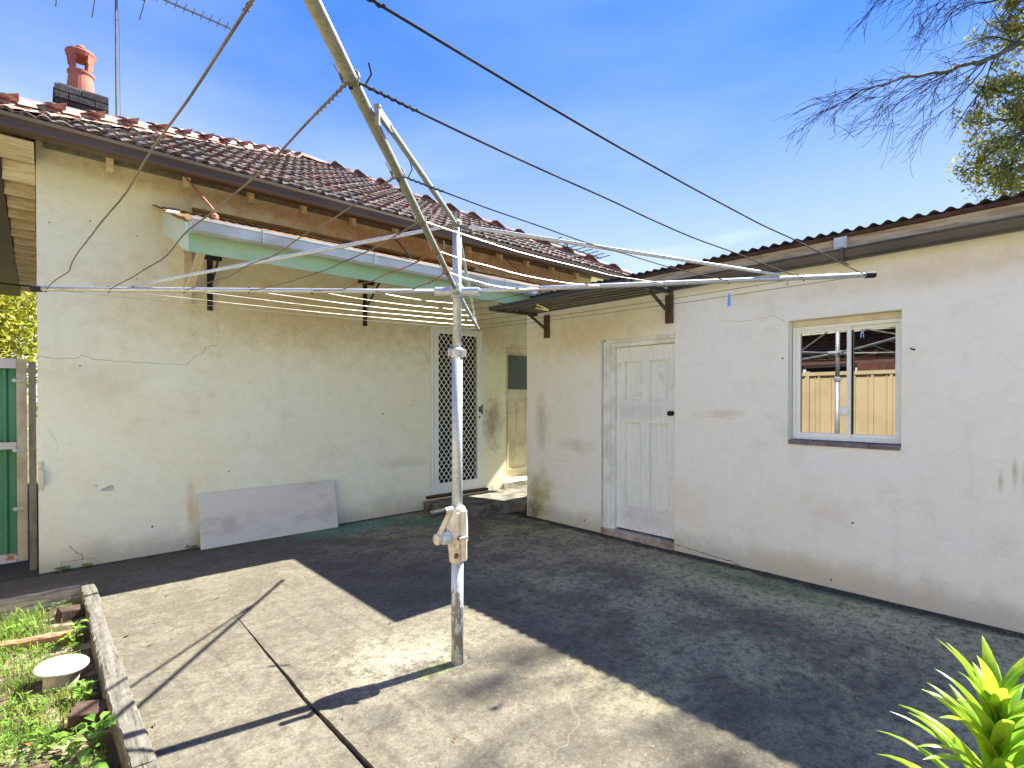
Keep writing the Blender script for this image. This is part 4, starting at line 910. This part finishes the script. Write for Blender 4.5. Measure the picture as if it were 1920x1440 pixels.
# ------------------------------------------------------------------ garden edging and bed objects
def plank(name, a, b, w_, hgt, mat, label, cat, group=None, seg=26, jit=.004):
    a, b = V(a), V(b); d = (b - a).normalized(); s_ = d.cross(V((0, 0, 1))).normalized(); m = MB(); prof = [(-w_ / 2, 0), (-w_ / 2, hgt * .5), (-w_ / 2, hgt - .008), (-w_ / 2 + .008, hgt), (0, hgt + .001), (w_ / 2 - .008, hgt), (w_ / 2, hgt - .008), (w_ / 2, 0)]; n = len(prof)
    for i in range(seg + 1):
        c_ = a.lerp(b, i / seg)
        for (q, z) in prof: m.v.append(tuple(c_ + s_ * (q + U(-jit, jit) * .6 + .012 * mn.noise(V((c_.x * 2, c_.y * 2, q * 9)))) + V((0, 0, z + U(-jit, jit) * (z > 0) + .006 * mn.noise(c_ * 3)))))
    for i in range(seg):
        for k in range(n - 1): m.f.append((i * n + k, i * n + k + 1, (i + 1) * n + k + 1, (i + 1) * n + k))
    m.f.append(tuple(range(n - 1, -1, -1))); m.f.append(tuple(seg * n + k for k in range(n)))
    return tag(m.build(name, mat), label, cat, group)
plank('timber_edging', (.285, 4.95, -.06), (.275, 5.32, -.06), .085, .18, M['sleeper'], 'short grey sleeper at the far corner of the garden bed', 'edging', 'timber edging round the garden bed', 8)
plank('timber_edging', (.282, 3.62, -.06), (.290, 4.945, -.06), .088, .165, M['sleeper'], 'long split grey sleeper beside the white drain cap', 'edging', 'timber edging round the garden bed', 40)
plank('timber_edging', (.30, 2.50, -.06), (.287, 3.612, -.06), .095, .175, M['sleeper'], 'cracked grey sleeper crossed by a clothes hoist shadow, nearest the camera', 'edging', 'timber edging round the garden bed', 40)
plank('timber_edging', (.30, .0, -.06), (.302, 2.492, -.06), .095, .175, M['sleeper'], 'weathered sleeper at the lower left corner running out of the photo', 'edging', 'timber edging round the garden bed', 40)
plank('timber_edging', (-1.52, 5.26, -.06), (.235, 5.24, -.06), .05, .175, M['sleeper_x'], 'pale plank closing the back of the garden bed', 'edging', 'timber edging round the garden bed', 30)
plank('wood_offcut', (-.55, 4.62, -.02), (.17, 4.42, -.01), .07, .065, M['orange_wood'], 'orange weathered timber offcut lying across the weedy bed', 'wood')
for (x, y, rz, lb_) in ((.19, 4.86, .2, 'dark brick half buried at the far corner of the bed'), (.205, 3.22, -.3, 'dark reddish brick tucked against the sleeper below the drain cap')):
    o = MB().box((-.10, -.05, -.04), (.035, .06, .075), .006).build('garden_brick', M['block'], bevel=.006); o.location = (x, y, 0); o.rotation_euler = (.1, .1, rz); tag(o, lb_, 'brick', 'bricks in the garden bed')
dc = thing('drain_cap', 'round white plastic drain cap on a pipe stub in the garden bed', 'drain cap', (.085, 3.80, 0))
dcp = V((.085, 3.80, 0)); ax = V((.06, -.05, 1)).normalized()
MB().lathe(dcp + V((0, 0, -.04)), [(.078, 0), (.078, .10), (.088, .103), (.088, .118)], 28, ax).build('pipe_stub', M['pad_concrete'], dc)
lid = MB().lathe(dcp + ax * .079, [(.115, 0), (.12, .006), (.12, .014), (.114, .020), (.02, .021), (.001, .021)], 36, ax).build('lid', M['pvc'], dc)
q = V((0, 0, 1)).rotation_difference(ax)
for (u, v) in ((-.01, .0), (.0, .012), (.012, .008), (.004, -.012), (.07, .05), (.085, .045), (-.05, .05), (.03, -.05), (-.02, -.07), (.06, -.01)):
    MB().lathe(dcp + ax * .1005 + q @ V((u, v, 0)), [(.006, -.002), (.0055, .0008), (.001, .001)], 6, ax).build('lid_spot', M['crack'], lid)

# grass and weeds (stuff)
def inbed(): return U(-1.5, .21), U(1.2, 5.2)
gb = MB(); wb_ = MB()
def dens(x, y): return mn.noise(V((x * 2.2, y * 2.2, 5))) + .25 * mn.noise(V((x * 7, y * 7, 2)))
cnt = 0
while cnt < 22000:
    x, y = inbed()
    if dens(x, y) < -.22 + U(-.1, .1) or (x - .085) ** 2 + (y - 3.8) ** 2 < .02: continue
    cnt += 1; z = soilz(x, y) - .005; hgt = U(.02, .065) * (1 + max(0, dens(x, y))) * (1.7 if y > 4.5 and rnd() < .4 else 1); a = U(0, 2 * pi); ln = U(.1, .9) * hgt; wd = U(.0015, .0035)
    dx, dy = cos(a), sin(a); px, py = -dy * wd, dx * wd
    gb.add([(x - px, y - py, z), (x + px, y + py, z), (x + dx * ln * .4 + px * .8, y + dy * ln * .4 + py * .8, z + hgt * .65), (x + dx * ln * .4 - px * .8, y + dy * ln * .4 - py * .8, z + hgt * .65), (x + dx * ln, y + dy * ln, z + hgt * .95)], [(0, 1, 2, 3), (3, 2, 4)])
tag(gb.build('grass', M['grass'], kind='stuff'), 'short bright green grass growing in the garden bed', 'grass')
def leaflet(m, c, d, w_, l_, up):
    s_ = V((-d.y, d.x, 0)) * w_; m.add([c, c + d * l_ * .5 + s_ + V((0, 0, up)), c + d * l_ + V((0, 0, up * .6)), c + d * l_ * .5 - s_ + V((0, 0, up))], [(0, 1, 2), (0, 2, 3)])
for _ in range(9000):
    x, y = inbed()
    if dens(x + 3, y) < -.15 or (x - .085) ** 2 + (y - 3.8) ** 2 < .02: continue
    z = soilz(x, y); s_ = U(.006, .016); z += U(.008, .045)
    for k in range(random.choice((3, 3, 4, 5))):
        a = U(0, 2 * pi); leaflet(wb_, V((x, y, z)), V((cos(a), sin(a), 0)), s_ * .55, s_ * 1.3, U(-.3, .5) * s_)
tag(wb_.build('ground_weeds', M['clover'], kind='stuff'), 'low clover like weeds covering the garden bed', 'weeds')
def weed(name, x, y, z, n, size, hgt, label, group=None):
    t = thing(name, label, 'weed', (x, y, z), 0, group); lf = MB(); stm = MB()
    for k in range(n):
        a = k * 2.4 + U(-.3, .3); r = size * U(.3, 1.2); zz = z + hgt * U(.3, 1); c_ = V((x + cos(a) * r * .5, y + sin(a) * r * .5, zz)); d = V((cos(a), sin(a), 0)); stm.tube([(x, y, z), tuple(c_)], .0015, 4)
        sd = V((-d.y, d.x, 0)); Lf = size * U(.5, .9); W_ = Lf * .33
        lf.add([c_, c_ + d * Lf * .3 + sd * W_ + V((0, 0, .3 * Lf)), c_ + d * Lf * .7 + sd * W_ * .9 + V((0, 0, .3 * Lf)), c_ + d * Lf + V((0, 0, .1 * Lf)), c_ + d * Lf * .7 - sd * W_ * .9 + V((0, 0, .3 * Lf)), c_ + d * Lf * .3 - sd * W_ + V((0, 0, .3 * Lf)), c_ + d * Lf * .5 + V((0, 0, .2 * Lf))], [(0, 1, 6), (1, 2, 6), (2, 3, 6), (3, 4, 6), (4, 5, 6), (5, 0, 6)])
    lf.build('leaves', M['clover'], t); stm.build('stems', M['clover'], t)
for (x, y, n, s_, hh_, lb_) in ((-.08, 4.75, 16, .07, .10, 'leafy weed with broad leaves beside the orange offcut'), (.16, 4.35, 14, .07, .13, 'leafy weed against the sleeper above the drain cap'), (.17, 3.5, 14, .06, .10, 'leafy weed just below the drain cap'), (.19, 2.95, 16, .08, .13, 'bushy weed against the nearest sleeper'), (.10, 2.7, 18, .09, .12, 'large leafy weed at the bottom edge of the bed'), (.02, 3.1, 12, .06, .08, 'low weed in the middle of the lower bed')):
    weed('bed_weed', x, y, soilz(x, y), n, s_, hh_, lb_, 'leafy weeds in the garden bed')
weed('wall_weed', .16, 6.24, .0, 12, .055, .03, 'small green weed at the left foot of the house wall', 'weeds at the foot of the house wall')
weed('wall_weed', .33, 6.245, .0, 9, .05, .02, 'second smaller weed at the foot of the house wall near the corner crack', 'weeds at the foot of the house wall')
weed('wall_weed', 1.17, 6.235, .0, 10, .05, .04, 'tiny green weed beside the left end of the grey board', 'weeds at the foot of the house wall')
# dry leaves
def gp(px, py): t = (px - 960) / 981; d = 1.56 * 981 / (py - 748); return ((.672 + .741 * t) * d, (.741 - .672 * t) * d)
def dryleaf(x, y, z, s_, label, group='dry leaves on the concrete'):
    m = MB(); n = 8; pts = []
    for k in range(n):
        a = 2 * pi * k / n; r = s_ * (1 if k % 2 == 0 else .75) * (1.25 if k in (0, 4) else .7); pts.append((r * cos(a), r * sin(a), .004 + .35 * abs(r * sin(a)) + U(0, .004)))
    pts.append((0, 0, .002)); m.add(pts, [(k, (k + 1) % n, n) for k in range(n)]); o = m.build('dry_leaf', M['leaf_dry']); o.location = (x, y, z); o.rotation_euler = (0, 0, U(0, 6)); tag(o, label, 'leaf', group)
for px, py, s_, lb_ in ((312, 1118, .022, 'dark curled dry leaf near the corner of the shadow by the garden bed'), (234, 1196, .018, 'red brown dry leaf on the lit concrete beside the sleeper'), (367, 1073, .018, 'dry leaf in the shade below the grey board'), (277, 1214, .01, 'small dark leaf scrap right of the red brown leaf'), (405, 1124, .014, 'thin dry leaf in front of the shadow corner'), (285, 1366, .012, 'dry leaf scrap beside the post shadow near the sleeper'), (1705, 1220, .018, 'dark curled leaf in the shade under the window wall'), (730, 1172, .012, 'small dark leaf at the tip of the canopy shadow'), (240, 1346, .012, 'leaf scrap against the near sleeper')):
    x, y = gp(px, py); dryleaf(x, y, .001, s_, lb_)
for (x, y, lb_) in ((.0, 3.42, 'orange dead leaf on bare soil below the drain cap'), (-.12, 4.7, 'pinkish dead leaf in the far part of the bed'), (-.05, 3.15, 'brown dead leaf in the middle of the weeds')): dryleaf(x, y, soilz(x, y) + .02, .03, lb_, 'dead leaves in the garden bed')
tw_ = MB(); x, y = gp(1385, 1168); x2, y2 = gp(1460, 1178); tag(tw_.tube([(x, y, .005), ((x + x2) / 2, (y + y2) / 2 + .01, .012), (x2, y2, .006)], [.002, .003, .003], 5).build('dry_stick', M['leaf_dry']), 'thin reddish stick lying on the shaded concrete', 'stick')
fl = MB()
for _ in range(420):
    x, y = U(.4, 4.7), U(.2, 6.1); s_ = U(.002, .0055)
    if rnd() < .85 and x < 1.6: continue
    a = U(0, 6); fl.add([(x + s_ * cos(a + k * pi / 2) * U(.6, 1.2), y + s_ * sin(a + k * pi / 2), .003) for k in range(4)], [(0, 1, 2, 3)])
tag(fl.build('paint_flakes', M['pvc'], kind='stuff'), 'tiny white paint flakes scattered over the shaded concrete', 'debris')
lt = MB()
for _ in range(170):
    x, y = U(.35, 4.7), U(.9, 6.1); s_ = U(.003, .009); a = U(0, 6); lt.add([(x + s_ * cos(a + k * pi / 2) * (1.8 if k % 2 else .6), y + s_ * sin(a + k * pi / 2) * (1.8 if k % 2 else .6), .002 + .003 * (k % 2)) for k in range(4)], [(0, 1, 2), (0, 2, 3)])
tag(lt.build('leaf_litter', M['leaf_dry'], kind='stuff'), 'small scraps of dry leaf and grit on the concrete yard', 'litter')
db = MB()
for _ in range(600):
    if rnd() < .6:
        y = U(.2, 6.2); x = 4.84 - abs(random.gauss(0, .05)) - .005
    else: x = U(.1, 4.2); y = 6.27 - abs(random.gauss(0, .04)) - .005
    s_ = U(.003, .011); a = U(0, 6); db.add([(x + s_ * cos(a + k * 2.1), y + s_ * sin(a + k * 2.1), .002 + (k == 0) * s_) for k in range(3)] + [(x, y, .001)], [(0, 1, 2), (0, 1, 3), (1, 2, 3)])
tag(db.build('wall_foot_debris', M['soil'], kind='stuff'), 'crumbs of moss and soil along the foot of both walls', 'debris')

# ------------------------------------------------------------------ lily plant at lower right
LP = V((1.69, .125, 0))
lily = thing('lily_plant', 'bright yellow green lily shoot with arching strap leaves at lower right corner', 'plant', LP)
MB().tube([LP, LP + V((-.005, .01, .5)), LP + V((0, .02, .85))], [.016, .013, .008], 8).build('stem', M['lily'], lily)
def strap(p, az, L_, W_, el0, droop, fold=.35, seg=9):
    m = MB(); pos = V(p); el = el0; d = V((cos(az), sin(az), 0)); sd = V((-d.y, d.x, 0)); st_ = L_ / seg; rows_ = []; tw = U(-.25, .25)
    for i in range(seg + 1):
        t = i / seg; wv = W_ * min(1, (t * 5 + .55)) * (1 - t ** 2.6) + .0006; s2 = (sd * cos(tw * t) + V((0, 0, sin(tw * t)))); dirv = d * cos(el) + V((0, 0, sin(el))); nrm = dirv.cross(s2) * -1
        rows_ += [pos - s2 * wv - nrm * -wv * fold, pos - s2 * wv * .5 - nrm * -wv * fold * .35, V(pos), pos + s2 * wv * .5 - nrm * -wv * fold * .35, pos + s2 * wv - nrm * -wv * fold]
        pos = pos + dirv * st_; el -= droop * st_ / L_ * (1 + t)
    for i in range(seg):
        for k in range(4): a = i * 5 + k; m.f.append((a, a + 1, a + 6, a + 5))
    m.v = [tuple(v_) for v_ in rows_]; return m
for k in range(100):
    t = k / 99; z = .14 + .68 * t ** .85; az = k * 2.3999 + U(-.2, .2)
    L_ = .33 - .16 * t ** 1.6 + U(-.03, .03); W_ = .0165 + .001 * t; el0 = .50 + .92 * t ** 1.3 + U(-.14, .14); dr_ = 1.25 - .6 * t + U(-.1, .2)
    strap(LP + V((0, .02 * t, z)), az, L_, W_, el0, dr_).build('leaf', M['lily'], lily, smooth=True)

# ------------------------------------------------------------------ trees
def branch_mesh(m, pts, rs, n=5): m.tube(pts, rs, n, True)
class Tree:
    def __init__(s): s.limb = MB(); s.tw = MB(); s.tips = []; s.seg = 0
    def grow(s, p, d, L_, r, lv, bias, spread=.55, leafy=0):
        if s.seg > 90000: return
        n = 7 if lv > 1 else 5; pts = [V(p)]; dd = V(d).normalized(); rs = [r]
        for i in range(n):
            dd = (dd + V((U(-1, 1), U(-1, 1), U(-1, 1))) * .22 + V(bias) * .055).normalized(); pts.append(pts[-1] + dd * (L_ / n)); rs.append(r * (1 - .7 * (i + 1) / n))
        (s.limb if lv >= 3 else s.tw).tube(pts, [max(x, .0032) for x in rs], 6 if lv >= 3 else 3, False); s.seg += n
        if lv == 0 or (leafy and lv <= 1): s.tips.append((pts[-1], leafy))
        if leafy and lv <= 1: s.tips.append((pts[2], leafy)); s.tips.append((pts[4], leafy))
        k = {3: 5, 2: 6, 1: 3}.get(lv, 0)
        for j in range(k):
            t = U(.15, .95); i = min(n - 1, int(t * n)); q = pts[i].lerp(pts[i + 1], t * n - i); ax = V((U(-1, 1), U(-1, 1), U(-1, 1))).normalized()
            dl = (pts[i + 1] - pts[i]).normalized(); nd = (dl + ax * spread * U(.8, 1.4)).normalized(); s.grow(q, nd, L_ * U(.35, .62), max(.0034, r * .5 * (1 - .35 * t)), lv - 1, bias, spread, leafy)
def cp(px, py, d):      # a point seen at a picture position, d metres away
    t = (px - 960) / 981; return V(((.672 + .741 * t) * d, (.741 - .672 * t) * d, 1.56 + (748 - py) / 981 * d))
tr = thing('bare_tree', 'large nearly leafless tree with fine twigs spreading above the outbuilding roof', 'tree', (14.6, -1.2, 0))
T = Tree()
LFT = V((-.55, .70, -.25))
TRK = [V((14.6, -1.2, -.1)), V((14.4, -1.0, 3)), V((14.2, -.7, 6)), V((13.9, -.4, 8.5)), V((13.7, -.2, 11)), V((13.6, -.1, 13.5))]
mt = MB().tube(TRK, [.34, .29, .25, .19, .12, .05], 12); mt.build('trunk', M['bark'], tr, smooth=True)
def limb(pts, r0, r1, lv, nb, bias, Ls, leafy=0, spread=.6, side=0):
    n = len(pts); rs = [r0 + (r1 - r0) * i / (n - 1) for i in range(n)]
    fine = []; 
    for i in range(n - 1):
        for k in range(5): fine.append(pts[i].lerp(pts[i + 1], k / 5) + V((U(-1, 1), U(-1, 1), U(-1, 1))) * .025)
    fine.append(pts[-1]); rr = [r0 + (r1 - r0) * i / (len(fine) - 1) for i in range(len(fine))]
    T.limb.tube(fine, rr, 7)
    for j in range(nb):
        t = .12 + .88 * (j + rnd()) / nb; i = min(len(fine) - 2, int(t * (len(fine) - 1))); d = (fine[i + 1] - fine[i]).normalized()
        nd = (d + V((U(-1, 1), U(-1, 1), U(-1, 1))) * spread + V(bias) * .35).normalized(); T.grow(fine[i], nd, Ls * U(.6, 1.15) * (1.1 - .5 * t), max(.008, rr[i] * .4), lv, bias, .5, leafy)
# limb seen crossing the sky
A = [TRK[2], cp(1985, 60, 9.8), cp(1905, 88, 9.3), cp(1830, 120, 9.0), cp(1775, 135, 8.8), cp(1700, 146, 8.6), cp(1640, 165, 8.4), cp(1590, 185, 8.3)]
limb(A[1:], .05, .007, 2, 19, (-.25, .6, -.85), 1.75, spread=.65); T.limb.tube(A[:2], [.15, .08], 8)
B = [TRK[3], cp(1990, -60, 9.6), cp(1880, -50, 9.2), cp(1780, -45, 8.9), cp(1690, -40, 8.7), cp(1620, -25, 8.5)]
limb(B[:-1], .08, .012, 2, 20, (-.2, .5, -.9), 1.8, spread=.6)
Cc = [TRK[2], cp(2010, 190, 9.9), cp(1960, 230, 9.5), cp(1900, 260, 9.2), cp(1850, 290, 9.1)]
limb(Cc, .07, .012, 2, 30, (-.35, .35, -.35), 1.0, leafy=1, spread=.7)
D = [TRK[2], cp(2040, 320, 10.2), cp(1950, 360, 9.8), cp(1880, 350, 9.6)]
limb(D, .06, .012, 2, 34, (-.3, .3, .0), 1.15, leafy=1, spread=.8)
E = [TRK[3], cp(2010, 20, 9.9), cp(1950, 50, 9.6), cp(1890, 60, 9.4)]
limb(E, .06, .012, 2, 30, (-.3, .3, -.2), .95, leafy=1, spread=.8)
for pts_ in ([cp(2000, 110, 9.8), cp(1950, 150, 9.5), cp(1890, 175, 9.3), cp(1840, 170, 9.2)], [cp(2000, -40, 9.8), cp(1960, -20, 9.5), cp(1900, 10, 9.3)], [cp(2010, 260, 9.9), cp(1960, 300, 9.6), cp(1890, 320, 9.4), cp(1830, 330, 9.2)], [cp(2010, 200, 9.9), cp(1950, 215, 9.6), cp(1880, 225, 9.3), cp(1830, 240, 9.2)]):
    limb([TRK[2]] + pts_, .07, .01, 2, 20, (-.3, .3, -.15), .7, leafy=1, spread=.8)
# upper crown, above the picture, whose shade falls on the yard
for (e, lv, nb) in ((V((11.2, .2, 10.6)), 2, 4), (V((11.9, -1.6, 11.0)), 2, 5), (V((10.9, 1.0, 10.2)), 2, 5), (V((10.6, -.9, 10.4)), 2, 5), (V((14, 2.0, 12)), 2, 7), (V((15.5, -2.5, 12)), 2, 7), (V((12.8, .6, 13.2)), 2, 8)):
    s0 = random.choice(TRK[3:5]); limb([s0, s0.lerp(e, .35) + V((0, 0, .4)), s0.lerp(e, .7) + V((0, 0, .3)), e], .11, .02, lv, nb, (-.2, .1, .1), 1.3, leafy=.5)
T.limb.build('limbs', M['bark'], tr); T.tw.build('twigs', M['twig'], tr)
lf = MB()
for (p, ly) in T.tips:
    if ly and rnd() < (.17 if ly == 1 else .14):
        for _ in range(random.randint(2, 6)):
            c_ = p + V((U(-1, 1), U(-1, 1), U(-1, 1))) * .10; a = V((U(-1, 1), U(-1, 1), U(-1, 1))).normalized(); b = a.cross(V((U(-1, 1), U(-1, 1), U(-1, 1)))).normalized(); l_, w_ = U(.035, .07), U(.012, .024)
            lf.add([c_ - a * l_, c_ + b * w_, c_ + a * l_, c_ - b * w_], [(0, 1, 2, 3)])
    elif rnd() < .25:
        c_ = p; lf.add([c_ + V((U(-1, 1), U(-1, 1), U(-1, 1))) * .014 for _ in range(3)], [(0, 1, 2)])
lf.build('leaves', M['leaf_dark'], tr)
print('tree', T.seg, len(T.tips))
def bush(name, c, rad, n, mat, label, ls=.05, trunk_to=0):
    t = thing(name, label, 'tree', (c[0], c[1], 0)); m = MB(); c = V(c)
    MB().tube([(c.x, c.y, -.1), (c.x + .05, c.y, c.z * .5), (c.x, c.y, c.z)], [.07, .05, .02], 7).build('trunk', M['bark'], t)
    cl = [c + V((U(-1, 1) * rad[0], U(-1, 1) * rad[1], U(-1, 1) * rad[2])) * .75 for _ in range(22)]; br = MB()
    for q in cl: br.tube([c - V((0, 0, rad[2])), (c + q) / 2 - V((0, 0, .1)), q], [.02, .012, .005], 4)
    br.build('branches', M['twig'], t)
    for _ in range(n):
        q = random.choice(cl); p = q + V((random.gauss(0, 1), random.gauss(0, 1), random.gauss(0, 1))) * (.17 * sum(rad)) ; a = V((U(-1, 1), U(-1, 1), U(-1, 1) - .2)).normalized(); b = a.cross(V((U(-1, 1), U(-1, 1), 1))).normalized(); l_, w_ = U(.5, 1) * ls, U(.3, .5) * ls
        m.add([p - a * l_, p + b * w_, p + a * l_, p - b * w_], [(0, 1, 2, 3)])
    m.build('foliage', mat, t)
bush('leafy_tree', (-.75, 17, 3.5), (1.2, 1.2, 1.4), 11000, M['leaf_yellow'], 'yellow green leafy tree beyond the side gate', .085)
bush('leafy_tree', (-2.2, 22, 4.6), (2.0, 1.8, 1.7), 9000, M['leaf_blue'], 'dark green tree top showing above the yellow green one', .12)

# ------------------------------------------------------------------ things behind, seen in the window glass
fn = thing('boundary_fence', 'tan ribbed steel boundary fence reflected in the outbuilding window', 'fence', (-1.62, 0, 0))
FX = -1.62
for i in range(6):
    a = 6.6 - (i + 1) * 2.35; b = a + 2.30
    def fs_(u, v, a=a, b=b):
        y = a + u * (b - a); r = ((y - a) / .30) % 1; d = .030 if r < .16 else (.022 if .3 < r < .36 else 0); return (FX + d, y, .04 + v * 2.02)
    MB().grid(230, 1, fs_).build('fence_sheet', M['tan_steel'], fn, solid=.002)
    MB().box((FX - .02, a, 2.03), (FX + .045, b, 2.10)).build('top_rail', M['tan_steel'], fn); MB().box((FX - .02, a, .02), (FX + .045, b, .09)).build('bottom_rail', M['tan_steel'], fn)
    MB().box((FX - .03, b, -.1), (FX + .05, b + .05, 2.12)).build('fence_post', M['tan_steel'], fn)
nh = thing('neighbour_house', 'dark red brick neighbouring house with tiled roof behind the tan fence', 'house', (-7, 0, 0))
wallx(-9, 9, 0, 3.3, [(1.0, 2.6, 1.0, 2.4), (-3, -1.4, 1.0, 2.4), (4.2, 5.4, 1.0, 2.4)], -4.2, -.25, 'X').build('wall', M['red_brick'], nh)
for a, b in ((1.0, 2.6), (-3, -1.4), (4.2, 5.4)):
    wn = yframe(MB(), a, b, 1.0, 2.4, .06, -4.33, -4.28).build('window', M['white_alu'], nh); MB().box((-4.36, a + .05, 1.05), (-4.34, b - .05, 2.35)).build('window_pane', M['dark_in'], wn)
MB().add([(-3.7, -9.5, 3.25), (-3.7, 9.5, 3.25), (-8, 9.5, 5.6), (-8, -9.5, 5.6), (-12, 9.5, 3.25), (-12, -9.5, 3.25)], [(0, 1, 2, 3), (3, 2, 4, 5)]).build('roof', M['rust_wood'], nh, solid=.1)
MB().box((-3.82, -9.5, 3.1), (-3.68, 9.5, 3.24)).build('gutter', M['cream_paint'], nh)
bush('garden_tree', (-4.6, -3.6, 3.6), (1.2, 1.4, 1.3), 6000, M['leaf_dark'], 'dark leafy tree behind the tan fence', .08)
